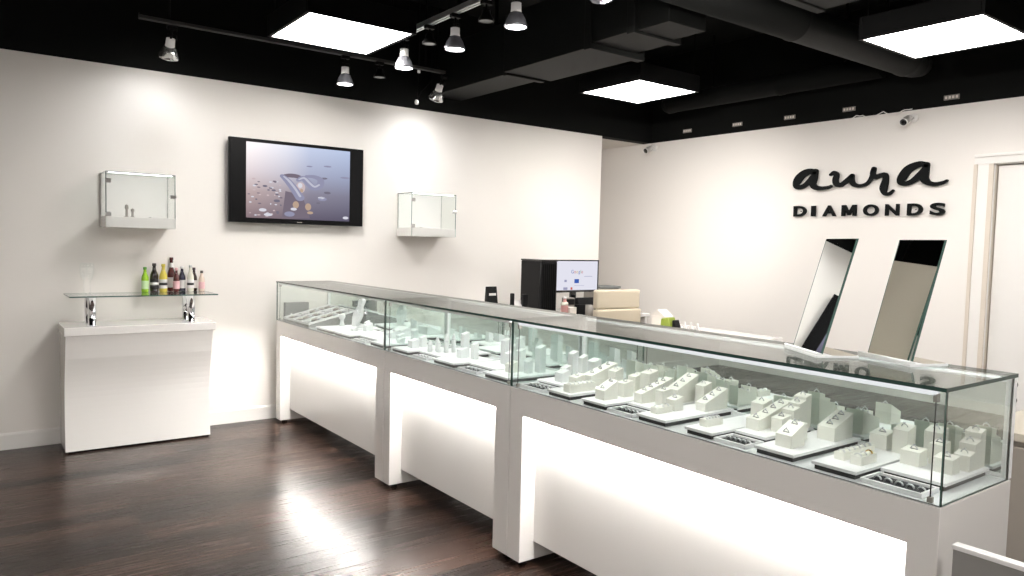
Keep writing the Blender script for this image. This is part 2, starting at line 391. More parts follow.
LOGO_FILL = []
def spot_proto(lit, label, loc, refl):
    """lamp hangs straight down: adapter, stem, socket neck, flared reflector, round face"""
    t = thing('track_spotlight', label, 'spotlight', loc, 0, 'track spotlights')
    MB().box(-.03, .03, -.018, .018, -.022, 0, 'blkm', .003).build('adapter', t)
    m = MB().tube([(0, 0, -.02), (0, 0, -.085)], .007, 'blkm'); m.tube([(-.02, 0, -.05), (.032, 0, -.055), (.036, 0, -.085)], .004, 'blkm', 6); m.build('stem', t)
    MB().lathe([(.0, -.078), (.026, -.08), (.027, -.115), (.029, -.13), (.0, -.13)], 'socket', seg=24).build('socket', t)
    MB().lathe([(.029, -.128), (.038, -.137), (.050, -.160), (.058, -.185), (.060, -.192), (.060, -.202), (.056, -.204), (.052, -.196), (.028, -.14), (.02, -.13)], refl, seg=32).build('reflector', t)
    MB().lathe([(0, -.203), (.03, -.2025), (.0545, -.199), (.0545, -.195), (0, -.195)], 'bulb' if lit else 'bulbdim', seg=32).build('lens', t)
    return t
RZ = 2.68
sp1 = spot_proto(True, 'lit grey track spotlight right of the left panel light, above the television', (2.29, -.5, RZ), 'reflector')
dup(sp1, (2.37, -1.235, RZ), 'lit grey track spotlight just right of the panel light, middle of the ceiling')
dup(sp1, (2.37, -1.85, RZ), 'lit grey track spotlight second nearest the viewer, beside the rectangular duct')
dup(sp1, (2.37, -2.438, RZ), 'lit grey track spotlight nearest the viewer, largest and uppermost of all')
sp2 = spot_proto(True, 'clear chrome track spotlight above the left wall showcase', (1.14, -.5, RZ-.012), 'clearrefl')
sp2.rotation_euler = (.55, 0, 0)
dup(sp2, (3.104, -.5, RZ-.012), 'clear chrome track spotlight above the right wall showcase, at the track end')
def unlit(label, loc):
    t = thing('track_spotlight', label, 'spotlight', loc, 0, 'track spotlights')
    MB().box(-.03, .03, -.018, .018, -.022, 0, 'blkm', .003).build('adapter', t)
    m = MB().tube([(0, 0, -.02), (0, 0, -.055)], .007, 'blkm'); m.tube([(-.02, 0, -.04), (.03, 0, -.045), (.034, 0, -.07)], .004, 'blkm', 6); m.build('stem', t)
    MB().lathe([(.0, -.05), (.022, -.052), (.026, -.075), (.042, -.10), (.044, -.112), (.040, -.113), (.034, -.10), (.02, -.09)], 'blkm', seg=28).build('housing', t)
    MB().lathe([(0, -.112), (.036, -.111), (.0395, -.109), (.0395, -.106), (0, -.106)], 'bulbdim', seg=28).build('lens', t)
    return t
unlit('unlit black track spotlight between the middle lit ones', (2.37, -1.555, RZ))
unlit('unlit black track spotlight just left of the nearest lit one', (2.37, -2.165, RZ))
unlit('unlit black track spotlight under the right edge of the left panel light', (2.56, -.5, RZ))
for yy, aim, w in ((-3.05, (6.0, -.25, 1.65), 'first'), (-3.45, (6.0, -1.5, 1.85), 'second'), (-3.85, (6.0, -2.9, 1.85), 'third')):  # extra heads added to brighten the logo wall
    o = dup(sp1, (2.37, yy, RZ-.016), 'added grey track spotlight brightening the logo wall across the counter, %s of three' % w)
    v = (Vector(aim)-Vector((2.37, yy, RZ-.1))).normalized(); o.rotation_euler = Vector((0, 0, -1)).rotation_difference((v+Vector((0, 0, -.75))).normalized()).to_euler()
    LOGO_FILL.append(((2.42, yy, RZ-.22), aim, 95 if w == 'first' else 20))
m = MB().tube([(3.0, -.3, 2.72), (2.99, -.3, 2.60), (2.985, -.3, 2.47)], .004, 'blkm', 6); m.lathe([(0, 2.452), (.014, 2.458), (.016, 2.475), (.010, 2.49), (0, 2.494)], 'socket', (2.985, -.3, 0), 12)
m.lathe([(0, 2.70), (.012, 2.705), (.012, 2.725), (0, 2.73)], 'socket', (3.0, -.3, 0), 12); m.tube([(2.985, -.3, 2.48), (3.02, -.31, 2.56), (3.09, -.33, 2.64), (3.14, -.34, 2.70), (3.15, -.34, TOPZ)], .003, 'blkm', 6)
m.tube([(3.0, -.3, 2.72), (3.0, -.3, TOPZ)], .003, 'blkm', 6)
tag(m.build('hanging_cord'), 'thin black hanging cord with small white tip beside the right chrome spotlight', 'cord')

def spot_light(name, loc, aim, power, size, blend, col=(1, .96, .92), rad=.04):
    L = bpy.data.lights.new(name, 'SPOT'); L.energy = power; L.spot_size = math.radians(size); L.spot_blend = blend; L.color = col; L.shadow_soft_size = rad
    o = bpy.data.objects.new(name, L); COL.objects.link(o); o.location = loc
    o.rotation_euler = (Vector(aim)-Vector(loc)).to_track_quat('-Z', 'Y').to_euler()
    return o
spot_light('spot_beam', (1.14, -.38, RZ-.17), (1.02, 0, 1.40), 5, 140, 1.0, (.94, .97, 1))
spot_light('spot_beam', (3.104, -.38, RZ-.18), (3.16, 0, 1.40), 5, 140, 1.0, (.94, .97, 1))
spot_light('spot_beam', (2.29, -.5, RZ-.215), (2.29, -.35, 0), 8, 80, 1.)
for y in (-1.235, -1.85, -2.438): spot_light('spot_beam', (2.37, y, RZ-.215), (2.25, y, 0), 8, 80, 1.)

for p, q, e_ in LOGO_FILL: spot_light('spot_beam', p, q, e_, 44 if e_ > 50 else 80, 1.0)  # beams of the added logo wall heads

# ------------------------------------------------------------------ the three display cases
def case(label, y1, y0, leg1, leg0, rail_big):
    """y1 = end nearest the television wall, y0 = end nearest the viewer"""
    yc = (y0+y1)/2
    t = thing('display_case', label, 'display case', (XF, yc, 0), 0, 'glass display cases')
    a, b = y0-yc, y1-yc; D = XB-XF
    MB().prism([(a+.0015, .022), (a+.0015, ZD-.004), (b-.0015, ZD-.004), (b-.0015, .022), (b-.0015-leg1, .022), (b-.0015-leg1, .65), (a+.0015+leg0, .65), (a+.0015+leg0, .022)], 'x', 0, D, 'lam', .002).build('cabinet_frame', t)
    MB().box(.004, D-.004, a+.004, b-.004, ZD-.004, ZD, 'deck').build('display_deck', t)
    MB().box(.074, .092, a+leg0+.001, b-leg1-.001, .10, .649, 'lam', .002).build('front_panel', t)
    MB().box(.092, D-.01, a+leg0+.001, b-leg1-.001, .115, .649, 'lam').build('storage_box', t)
    for yy in (b-leg1*.55, a+leg0*.55):
        for xx in (.05, D-.05): MB().lathe([(.02, 0), (.02, .008), (.013, .010), (.013, .022)], 'blkm', (xx, yy, 0), 16).build('foot', t)
    MB().box(.030, .052, a+leg0+.01, b-leg1-.01, .641, .650, 'led').build('led_strip', t)
    # glass
    MB().pane(-.004, D+.004, a+.001, b-.001, ZT-.010, ZT, 'gtop', 'edge').build('glass_top', t)
    MB().pane(0, .006, a+.001, b-.001, ZD, ZT-.010, 'glass', 'edge').build('front_pane', t)
    MB().pane(.006, D-.022, a+.001, a+.007, ZD, ZT-.010, 'glass', 'edgemid').build('end_pane', t)
    MB().pane(.006, D-.022, b-.007, b-.001, ZD, ZT-.010, 'glass', 'edgemid').build('end_pane', t)
    m = MB().box(D-.022, D, a+.02, b-.02, ZT-.024, ZT-.010, 'whitealu', .001); m.box(D-.022, D, a+.02, b-.02, ZD, ZD+.012, 'whitealu', .001); br_ = m.build('back_rail', t); MB().box(D-.032, D-.023, a+.03, b-.03, ZT-.016, ZT-.011, 'rear_fill').build('rear_fill_light', br_)  # strip under the back rail is an added fill light
    for q0, q1 in ((a+.001, a+.02), (b-.02, b-.001)): MB().box(D-.022, D, q0, q1, ZD, ZT-.010, 'whitealu', .001).build('back_post', t)
    mid = 0.0
    for k, (q0, q1, xo) in enumerate(((a+.02, mid+.01, D-.020), (mid-.01, b-.02, D-.012))):
        d = MB().box(xo, xo+.005, q0, q1, ZD+.012, ZT-.024, 'mirror').build('sliding_mirror_door', t)
        yy = q1-.06 if k else q0+.06
        MB().lathe([(.012, 0), (.012, .006), (.008, .008), (0, .008)], 'chrome', (D-.004, yy, .91), 14, 'x').build('finger_pull', d)
    # light bar under the top, with its leads
    r = .0068 if rail_big else .006
    bm_ = 'frost' if rail_big else 'alu'; za, zb = ZT-.0105, ZT-.0105-2.0*r
    m = MB().prism([(.010, za), (.010+2.6*r, za), (.010+2.6*r, zb+.5*r), (.010+2.2*r, zb+.5*r), (.010+2.2*r, za-.5*r), (.010+.5*r, za-.5*r), (.010+.5*r, zb), (.010, zb)], 'y', a+.03, b-.03, bm_)
    rl = m.build('light_bar', t)
    MB().box(.010+.5*r, .010+2.2*r, a+.04, b-.04, za-.8*r, za-.5*r-.0003, 'ledwarm' if rail_big else 'ledcool').build('light_lens', rl)
    for yy in (a+.032, b-.032):
        m = MB().tube([(.016, yy, ZT-.03), (.014, yy, ZD+.012)], .0016, 'blkm', 6); m.box(.009, .021, yy-.006, yy+.006, ZD, ZD+.014, 'greyplastic', .001)
        m.box(.010, .026, yy-.005, yy+.005, ZT-.04, ZT-.02, 'greyplastic', .001); m.build('power_lead', t)
    return t
JA, JB, Y_FAR, Y_NEAR = -1.872, -3.052, -.115, -4.789
c1 = case('far white display case under glass, its end against the television wall', Y_FAR, JA, .09, .095, False)
c2 = case('middle white display case under glass, shortest of the three joined cases', JA, JB, .078, .105, False)
c3 = case('near white display case under glass, with thick white light bar and open end', JB, Y_NEAR, .09, .075, True)
D = XB-XF
for z in (1.018, .975): MB().lathe([(.009, 0), (.009, .012), (.005, .014), (.005, .02), (0, .02)], 'blkp', (D, Y_NEAR-(JB+Y_NEAR)/2+.012, z), 12, 'x').build('lock', c3)

# low swing panel standing at the near end of the row
t = thing('end_panel', 'low grey glossy end panel with a white top edge, bottom right corner', 'panel', (1.95, -5.35, 0))
MB().box(-.012, .012, -.54, .53, .04, .672, 'greygate', .002).build('board', t)
MB().box(-.014, .014, -.542, .532, .672, .684, 'gate_edge', .002).build('top_edge', t)
for y in (-.4, .42): MB().box(-.03, .03, y-.03, y+.03, 0, .04, 'blkm', .004).build('foot', t)
m = MB()
for k in range(5): m.box(-.0143, .0143, .31-k*.028, .326-k*.028, .6725, .6835, 'greyplastic')
m.build('edge_marking', t)

# ------------------------------------------------------------------ jewellery displays
ORD = ['first', 'second', 'third', 'fourth', 'fifth', 'sixth', 'seventh', 'eighth', 'ninth', 'tenth']
def torus_arc(m, R, r, mt, a0=0., a1=PI, seg=14, sec=7, flat=1.0):
    """upper half of a ring standing on the surface, hole along x"""
    i = m.mi(mt); rows = []
    for k in range(seg+1):
        a = a0+(a1-a0)*k/seg; row = []
        for j in range(sec):
            b = 2*PI*j/sec; rr = R + r*math.cos(b)
            row.append(m.bm.verts.new((r*flat*math.sin(b), rr*math.cos(a), rr*math.sin(a))))
        rows.append(row)
    for A, B in zip(rows, rows[1:]):
        for j in range(sec):
            f = m.bm.faces.new([A[j], A[(j+1)%sec], B[(j+1)%sec], B[j]]); f.material_index = i; f.smooth = True
    for E_ in (rows[0], rows[-1]): f = m.bm.faces.new(E_); f.material_index = i
PROTO = {}
def ring(kind, x, y, z, label, group):
    if kind not in PROTO:
        t = thing('ring', label, 'ring', (x, y, z), 0, group)
        m = MB()
        if kind == 'stone': torus_arc(m, .0085, .0017, 'silver', flat=1.3)
        elif kind == 'gold': torus_arc(m, .0095, .0018, 'gold', flat=2.4)
        else: torus_arc(m, .0095, .0018, 'silver', flat=2.2)
        m.build('band', t)
        if kind == 'stone':
            g = MB().lathe([(0, .0090), (.0032, .0112), (.0032, .0118), (.0020, .0128), (0, .0128)], 'gem', seg=8, smooth=False); g.build('stone', t)
        PROTO[kind] = t; return t
    return dup(PROTO[kind], (x, y, z), label, group)

def tray(x0, x1, y0, y1, label, ztop=TZ, group='white display trays'):
    xc, yc = (x0+x1)/2, (y0+y1)/2
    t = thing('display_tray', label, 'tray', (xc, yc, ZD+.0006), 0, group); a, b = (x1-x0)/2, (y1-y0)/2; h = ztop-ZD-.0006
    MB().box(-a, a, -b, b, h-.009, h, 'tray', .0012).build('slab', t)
    MB().box(-a+.007, a-.007, -b+.007, b-.007, 0, h-.009, 'plinth').build('base', t)  # dark base stands in for the shade below the slab
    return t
def velvet_tray(x0, x1, y0, y1, tp, n=5):
    xc, yc = (x0+x1)/2, (y0+y1)/2; a, b = (x1-x0)/2, (y1-y0)/2
    t = thing('ring_tray', 'small black lined ring tray in front of the ' + tp, 'ring tray', (xc, yc, ZD+.0006), 0, 'black lined ring trays')
    m = MB()
    for q in ((-a, a, -b, -b+.007), (-a, a, b-.007, b), (-a, -a+.007, -b+.007, b-.007), (a-.007, a, -b+.007, b-.007)): m.box(q[0], q[1], q[2], q[3], 0, .013, 'tray', .001)
    m.build('rim', t)
    MB().box(-a+.007, a-.007, -b+.007, b-.007, 0, .006, 'velvet').build('lining', t)
    for k in range(n):
        yy = yc-b+.022+(2*b-.044)*k/(n-1)
        ring('band', xc, yy, ZD+.006, '%s silver band from viewer, black tray before %s' % (ORD[k], tp), 'rings in black trays')

LAB = {2: ['lower', 'upper'], 3: ['lowest', 'middle', 'highest'], 4: ['lowest', 'second lowest', 'second highest', 'highest'], 1: ['single']}
def wedge(x, y, w, d, hf, hb, n, what, tp, z0=TZ, r0=.2, mt='stand', rings=True):
    """block with a sloping top; (x, y) is its corner nearest the viewer, w along the counter, d in depth"""
    t = thing('ring_stand', 'white %s on the %s' % (what, tp), 'ring stand', (x+d/2, y+w/2, z0), 0, 'white ring stands')
    m = MB().prism([(-d/2, 0), (d/2, 0), (d/2, hb), (-d/2, hf)], 'y', -w/2, w/2, mt, .0012); m.build('block', t)
    m = MB(); sl = math.atan2(hb-hf, d)
    for k in range(n):
        f = .5 if n == 1 else r0+(1-2*r0)*k/(n-1)
        cx, cz = -d/2+d*f, hf+(hb-hf)*f
        m.box(cx-.003, cx+.003, -.0105, .0105, cz-.0004+.003*abs(math.tan(sl))*0, cz+.0006, 'plinth')
        if rings:
            ring('stone', x+d*f, y+w/2, z0+cz+.0002, '%s stone ring, %s, %s' % (LAB[n][k], what, tp), 'rings on white stands')
    if n: m.build('slot', t)
    return t
def steps(x, y, w, d, h0, h1, n, what, tp, z0=TZ):
    t = thing('ring_stand', 'white %s on the %s' % (what, tp), 'ring stand', (x+d/2, y+w/2, z0), 0, 'white ring stands')
    prof = [(-d/2, 0), (d/2, 0)]; tops = []
    for k in range(n-1, -1, -1):
        a0, a1 = -d/2+d*k/n, -d/2+d*(k+1)/n; zb = h0+(h1-h0)*k/max(n-1, 1)
        prof += [(a1, zb+.006), (a0, zb-.002)]; tops.append(((a0+a1)/2, zb+.002))
    MB().prism(prof, 'y', -w/2, w/2, 'stand', .001).build('block', t)
    for k, (cx, cz) in enumerate(tops[::-1]):
        ring('stone', x+d/2+cx, y+w/2, z0+cz+.0004, '%s stone ring, %s, %s' % (LAB[n][k], what, tp), 'rings on white stands')
def bar(x, y, w, d, h, n, what, tp, z0=TZ, golds=()):
    """low open box holding a roll with a row of band rings"""
    t = thing('ring_box', 'low white %s on the %s' % (what, tp), 'ring box', (x+d/2, y+w/2, z0), 0, 'low white ring boxes')
    m = MB(); e = .003
    for q in ((-d/2, d/2, -w/2, -w/2+e), (-d/2, d/2, w/2-e, w/2), (-d/2, -d/2+e, -w/2+e, w/2-e), (d/2-e, d/2, -w/2+e, w/2-e)): m.box(*q, 0, h, 'stand', .0006)
    m.box(-d/2+e, d/2-e, -w/2+e, w/2-e, 0, h-.004, 'stand'); m.build('box', t)
    MB().lathe([(.0, -d/2+.005), (.0070, -d/2+.006), (.0070, d/2-.006), (0, d/2-.005)], 'stand', (0, 0, h-.003), 14, 'x').build('roll', t)
    for k in range(n):
        g = k in golds
        lab = ('gold band ring beside silver bands, %s, %s' % (what, tp)) if g else '%s silver band from front, %s, %s' % (ORD[k], what, tp)
        ring('gold' if g else 'band', x+.012+(d-.024)*k/max(n-1, 1), y+w/2, z0+h-.0035, lab, 'rings in low boxes')
def column(x, y, w, d, h, what, tp, z0=TZ, mt='stand2', capped=True):
    t = thing('display_column', 'white %s on the %s' % (what, tp), 'display column', (x+d/2, y+w/2, z0), 0, 'white display columns')
    MB().prism([(-d/2, 0), (d/2, 0), (d/2, h), (-d/2, h-.012)], 'y', -w/2, w/2, mt, .0012).build('block', t)
    if capped: ring('stone', x+d/2, y+w/2, z0+h-.0055, 'stone ring atop %s, %s' % (what, tp), 'rings on white columns')
def finger(x, y, h, r, what, tp, z0=TZ):
    """slanted-top ring finger"""
    t = thing('ring_finger', 'white %s on the %s' % (what, tp), 'ring holder', (x, y, z0), 0, 'white ring fingers')
    m = MB(); m.lathe([(r, 0), (r*.95, h*.55), (r*.72, h*.85), (r*.35, h*.98), (0, h)], 'stand2', seg=16); m.build('cone', t)
    g = MB(); g.lathe([(r*.86, h*.66), (r*1.02, h*.68), (r*1.0, h*.72), (r*.80, h*.73)], 'silver', seg=16); g.build('ring_band', t)

X0 = 1.957
T = lambda k: '%s tray from near end' % ORD[k-1]
# near case, trays counted from the open end
tray(2.062, 2.325, -4.745, -4.578, 'set-back white tray at the open end of the near case')
tray(X0, 2.325, -4.567, -4.437, 'long white tray with two low ring boxes in the near case')
tray(X0, 2.325, -4.382, -4.250, 'long white tray in the near case holding a slanted block near the glass')
tray(2.062, 2.325, -4.220, -4.103, 'set-back white tray below the left mirror, near case')
tray(X0, 2.325, -4.096, -3.985, 'long white tray carrying only one low ring box and one column, near case')
tray(X0, 2.325, -3.903, -3.768, 'long white tray with three-band ring box in the near case')
tray(2.062, 2.325, -3.748, -3.622, 'set-back white tray with four-ring wedge in the near case')
tray(X0, 2.325, -3.612, -3.480, 'long white tray with two-ring wedge at the glass, left half of near case')
tray(X0, 2.325, -3.415, -3.272, 'long white tray with six-band ring box in the near case')
tray(2.062, 2.325, -3.255, -3.075, 'set-back white tray at the far left end of the near case')
velvet_tray(X0, 2.052, -4.735, -4.578, T(1)); velvet_tray(X0, 2.052, -4.220, -4.103, T(4)); velvet_tray(X0, 2.052, -3.748, -3.622, T(7)); velvet_tray(X0, 2.052, -3.245, -3.09, T(10))
# 1
wedge(2.150, -4.638, .052, .046, .040, .046, 1, 'front left block', T(1))
wedge(2.150, -4.722, .050, .046, .040, .046, 1, 'front right block', T(1))
steps(2.222, -4.735, .042, .095, .045, .100, 3, 'three step stand', T(1))
wedge(2.215, -4.668, .036, .050, .058, .064, 1, 'taller middle block', T(1))
column(2.272, -4.640, .048, .042, .090, 'plain tall column', T(1), mt='stand')
# 2
bar(2.030, -4.492, .030, .165, .022, 6, 'long box', T(2)); bar(2.022, -4.545, .032, .082, .025, 3, 'short box', T(2), golds=(2,))
wedge(2.245, -4.500, .052, .052, .044, .052, 1, 'rear block', T(2)); column(2.245, -4.560, .044, .05, .082, 'rear column', T(2), mt='stand')
# 3
wedge(2.010, -4.340, .054, .070, .038, .070, 2, 'slanted front block', T(3))
wedge(2.120, -4.300, .038, .038, .044, .050, 1, 'small block', T(3))
wedge(2.200, -4.364, .058, .105, .042, .078, 3, 'broad wedge', T(3))
# 4
wedge(2.112, -4.158, .050, .036, .036, .042, 1, 'front block', T(4)); wedge(2.155, -4.152, .044, .145, .040, .078, 3, 'long wedge', T(4))
wedge(2.150, -4.216, .040, .050, .046, .055, 1, 'near block', T(4)); steps(2.212, -4.216, .044, .100, .068, .105, 3, 'high step stand', T(4))
# 5
bar(2.005, -4.036, .030, .084, .024, 5, 'ring box', T(5)); column(2.245, -4.080, .050, .050, .070, 'rear column', T(5), mt='stand')
# 6
bar(2.005, -3.822, .032, .078, .022, 3, 'ring box', T(6)); wedge(2.095, -3.822, .042, .046, .040, .050, 1, 'square block', T(6))
wedge(2.185, -3.885, .044, .125, .030, .074, 3, 'broad wedge', T(6)); column(2.262, -3.815, .042, .045, .085, 'rear column', T(6), mt='stand')
# 7
wedge(2.085, -3.672, .040, .170, .037, .082, 4, 'long wedge', T(7)); wedge(2.120, -3.742, .036, .050, .056, .062, 1, 'near block', T(7))
wedge(2.200, -3.742, .055, .118, .052, .102, 3, 'tall wedge', T(7))
# 8
wedge(2.000, -3.560, .050, .072, .037, .072, 2, 'slanted front block', T(8)); wedge(2.110, -3.555, .042, .050, .054, .062, 1, 'middle block', T(8))
column(2.210, -3.592, .050, .050, .100, 'tall rear column', T(8), mt='stand'); column(2.205, -3.520, .040, .045, .078, 'shorter rear column', T(8), mt='stand')
# 9
bar(1.980, -3.390, .042, .135, .032, 6, 'wide ring box', T(9)); wedge(2.060, -3.332, .045, .050, .045, .056, 1, 'front block', T(9))
wedge(2.140, -3.335, .054, .150, .046, .090, 3, 'long wedge', T(9)); column(2.215, -3.400, .044, .045, .080, 'rear column', T(9), mt='stand')
# 10
column(2.095, -3.205, .050, .040, .052, 'low column', T(10), capped=False); column(2.140, -3.170, .034, .034, .064, 'stepped column', T(10), capped=False)
column(2.180, -3.235, .030, .032, .115, 'slim near column', T(10), capped=False); column(2.200, -3.150, .036, .034, .120, 'slim far column', T(10), capped=False)
column(2.265, -3.220, .05, .04, .09, 'rear column', T(10), capped=False)

# middle case
T2 = lambda k: '%s tray in middle case' % ['leftmost', 'second leftmost', 'central', 'second rightmost', 'rightmost'][k-1]
tray(X0, 2.20, -2.10, -1.915, 'square white tray at the left end of the middle case')
tray(2.02, 2.325, -2.345, -2.115, 'large white tray set back in the middle case')
tray(X0, 2.20, -2.56, -2.36, 'white tray near the glass in the middle of the middle case')
tray(2.04, 2.325, -2.80, -2.575, 'large set-back white tray right of centre in the middle case')
tray(X0, 2.26, -3.005, -2.815, 'white tray at the right end of the middle case')
velvet_tray(X0, 2.012, -2.30, -2.16, T2(2), 4); velvet_tray(X0, 2.03, -2.76, -2.60, T2(4), 4)
for k, (x, y, hh) in enumerate([(2.05, -2.155, .05), (2.065, -2.115-.02, .058), (2.085, -2.185, .066), (2.10, -2.150, .075), (2.115, -2.215, .085), (2.14, -2.175, .095), (2.155, -2.225, .100)]):
    finger(x, y-.02, hh, .012, '%s ring finger of the fan' % ORD[k], T2(2))
column(2.03, -2.02, .05, .045, .05, 'low column', T2(1), capped=False); column(2.10, -2.00, .035, .035, .062, 'upright column', T2(1), capped=False)
column(2.07, -2.45, .042, .04, .055, 'low column', T2(3)); column(2.115, -2.50, .03, .03, .085, 'slim column', T2(3), capped=False); column(2.10, -2.43, .032, .034, .13, 'tallest column', T2(3), capped=False)
column(2.16, -2.70, .036, .036, .125, 'left tall column', T2(4), capped=False); column(2.20, -2.765, .036, .034, .14, 'middle tall column', T2(4), capped=False); column(2.25, -2.66, .034, .034, .09, 'right column', T2(4), capped=False)
column(2.13, -2.775, .034, .030, .075, 'front column', T2(4), capped=False)
wedge(2.045, -2.905, .042, .045, .038, .05, 1, 'front block', T2(5)); column(2.10, -2.90, .034, .034, .105, 'left slim column', T2(5), capped=False); column(2.16, -2.97, .036, .036, .125, 'right slim column', T2(5), capped=False)
column(2.10, -2.96, .030, .030, .065, 'short column', T2(5), capped=False)

# far case
T1 = lambda k: '%s tray in far case' % ['leftmost', 'second leftmost', 'second rightmost', 'rightmost'][k-1]
tray(X0, 2.30, -1.10, -.83, 'white tray under the white necklace bust, far case')
tray(X0, 2.22, -1.36, -1.13, 'white tray near the glass in the middle of the far case')
tray(2.02, 2.325, -1.62, -1.385, 'set-back white tray in the far case')
tray(X0, 2.26, -1.825, -1.64, 'white tray at the right end of the far case')
velvet_tray(X0, 2.012, -1.58, -1.43, T1(3), 4)
# sloped rack of watches
t = thing('watch_rack', 'sloped grey rack with rows of grey bracelets at left end of far case', 'rack', (2.13, -.46, ZD+.0006))
LX, LY, LH = .36, .50, .10
m = MB().prism([(-.175, 0), (.175, 0), (.175, LH), (-.175, .018)], 'y', -LY/2, LY/2, 'grey', .002); m.build('wedge_base', t)
m = MB(); sl = (LH-.018)/.35
for k in range(4):
    yy = -LY/2+.004+k*(LY-.02)/3
    m.prism([(-.175, .018), (.175, LH), (.175, LH+.012), (-.175, .030)], 'y', yy, yy+.012, 'stand2')
for k in range(4):
    xx = -.175+k*.1127; z = .018+(xx+.175)*sl
    m.box(xx, xx+.010, -LY/2, LY/2, z, z+.013, 'stand2')
m.build('dividers', t)
for i in range(3):
    for j in range(3):
        for q in range(2):
            xx = 2.13-.145+i*.1127+q*.045; yy = -.46-LY/2+.085+j*.16
            z = ZD+.018+(xx-2.13+.175)*sl
            b = MB(); b.lathe([(.013, 0), (.016, -.005), (.020, -.006), (.0225, 0), (.0215, .006), (.017, .007), (.013, 0)], 'greyplastic' if (i+j+q) % 3 else 'silver', (0, 0, .0065), 16, 'z')
            o = b.build('bracelet', None, None, (xx, yy, z+.003)); o.rotation_euler = (0, -math.atan(sl), 0)
            tag(o, '%s bracelet, %s row, %s column of the sloped grey rack' % (['lower', 'upper'][q]+(' grey' if (i+j+q) % 3 else ' silver'), ['front', 'middle', 'back'][i], ['near', 'middle', 'far'][j]), 'bracelet', 'bracelets on the sloped rack')
# dark box with two pale displays, left end
t = thing('display_box', 'dark grey display box behind the bracelet rack, left end of far case', 'box', (2.07, -.165, ZD+.0006))
m = MB().box(-.09, .09, -.02, .02, 0, .13, 'grey', .002); m.build('case_body', t)
for x in (-.05, .02): MB().lathe([(.014, 0), (.012, .03), (.005, .05), (0, .055)], 'stand2', (x, -.035, .0), 12).build('pale_insert', t)
# necklace bust: sloping board with neck and shoulders
t = thing('necklace_bust', 'tall white leaning necklace bust standing in the far case', 'bust', (2.165, -.985, TZ))
prof = [(-.028, 0), (.028, 0), (.034, .02), (.052, .055), (.060, .085), (.052, .115), (.030, .135), (.028, .150), (.036, .170), (.034, .188), (.016, .198), (-.016, .198), (-.034, .188), (-.036, .170), (-.028, .150), (-.030, .135), (-.052, .115), (-.060, .085), (-.052, .055), (-.034, .02)]
b = bmesh.new(); A = []; B = []
for (w, hgt) in prof:
    A.append(b.verts.new((-.012+hgt*.30*.3, w-hgt*.42, hgt))); B.append(b.verts.new((.012+hgt*.30*.3, w-hgt*.42, hgt)))
b.faces.new(A); b.faces.new(B[::-1])
for i in range(len(prof)): b.faces.new([A[i], B[i], B[(i+1) % len(prof)], A[(i+1) % len(prof)]])
bmesh.ops.recalc_face_normals(b, faces=list(b.faces)); bmesh.ops.bevel(b, geom=[e for e in b.edges], offset=.004, segments=2, affect='EDGES')
m = MB(); m._merge(b, 'stand2'); m.build('bust', t); MB().box(-.03, .05, -.04, .035, 0, .006, 'stand2', .002).build('foot', t)
# small bust with round head
t = thing('pendant_stand', 'small white stand with round head left of the leaning bust', 'stand', (2.12, -.885, TZ))
MB().lathe([(.020, 0), (.017, .01), (.012, .03), (.010, .042), (.018, .052), (.022, .064), (.020, .076), (.010, .084), (0, .086)], 'stand2', seg=18).build('body', t)
wedge(2.13, -1.24, .05, .045, .038, .055, 0, 'block near the glass', T1(2), mt='stand2', rings=False); column(2.06, -1.19, .04, .035, .03, 'low column', T1(2), capped=False)
column(2.15, -1.19, .03, .03, .065, 'slim column', T1(2), capped=False)
t = thing('bracelet_pillow', 'white slanted bracelet pad right of the leaning bust, far case', 'pad', (2.22, -1.5, TZ)); MB().prism([(-.06, 0), (.06, 0), (.06, .05), (.035, .055), (-.06, .014)], 'y', -.06, .06, 'stand2', .006).build('pad', t)
wedge(2.12, -1.60, .045, .06, .03, .05, 1, 'wedge', T1(3), mt='stand2'); column(2.10, -1.74, .04, .04, .045, 'low column', T1(4), capped=False); column(2.16, -1.80, .034, .034, .075, 'slim column', T1(4), capped=False)
column(2.06, -1.82, .036, .036, .034, 'front column', T1(4))

# ------------------------------------------------------------------ two standing mirrors on the glass
def stand_mirror(bl, ang, w, label):
    a = math.radians(ang); t = thing('tabletop_mirror', label, 'mirror', (bl[0], bl[1], ZT), a+PI, None)
    # local x runs along the mirror foot toward the viewer, local y points backward (away from its face)
    hh, l, th = .358, .097, .006
    def sheet(y_off, y_off2, m, mt, x0=0., x1=w, z0=.008, z1=hh):
        f = l/hh
        m.prism([(y_off+z0*f, z0), (y_off2+z0*f, z0), (y_off2+z1*f, z1), (y_off+z1*f, z1)], 'x', x0, x1, mt)
    m = MB(); sheet(0, .0025, m, 'clearmirror'); m.build('mirror_plate', t)
    m = MB(); sheet(.0025, .006, m, 'beige'); m.build('backing', t, 'beige suede back of the mirror')
    m = MB(); sheet(-.0005, .0063, m, 'edgemid', -.0015, 0); sheet(-.0005, .0063, m, 'edgemid', w, w+.0015); m.build('edge_strip', t)
    m = MB().box(-.015, w+.025, -.022, .110, 0, .008, 'whitealu', .002); m.build('base', t, 'white base plate')
    MB().box(-.010, w+.020, .030, .105, .008, .0095, 'beige').build('base_pad', t, 'tan pad on the base')
    MB().prism([(-.022, .008), (-.004, .008), (-.004, .013), (-.018, .017), (-.022, .015)], 'x', -.015, w+.025, 'whitealu', .001).build('front_lip', t)
    return t
stand_mirror((2.228, -4.190), 58, .18, 'left of two leaning mirrors on the glass counter, black ceiling reflected at its top')
stand_mirror((2.280, -4.410), 68.5, .168, 'right of two leaning mirrors on the glass counter, with beige panel reflected')

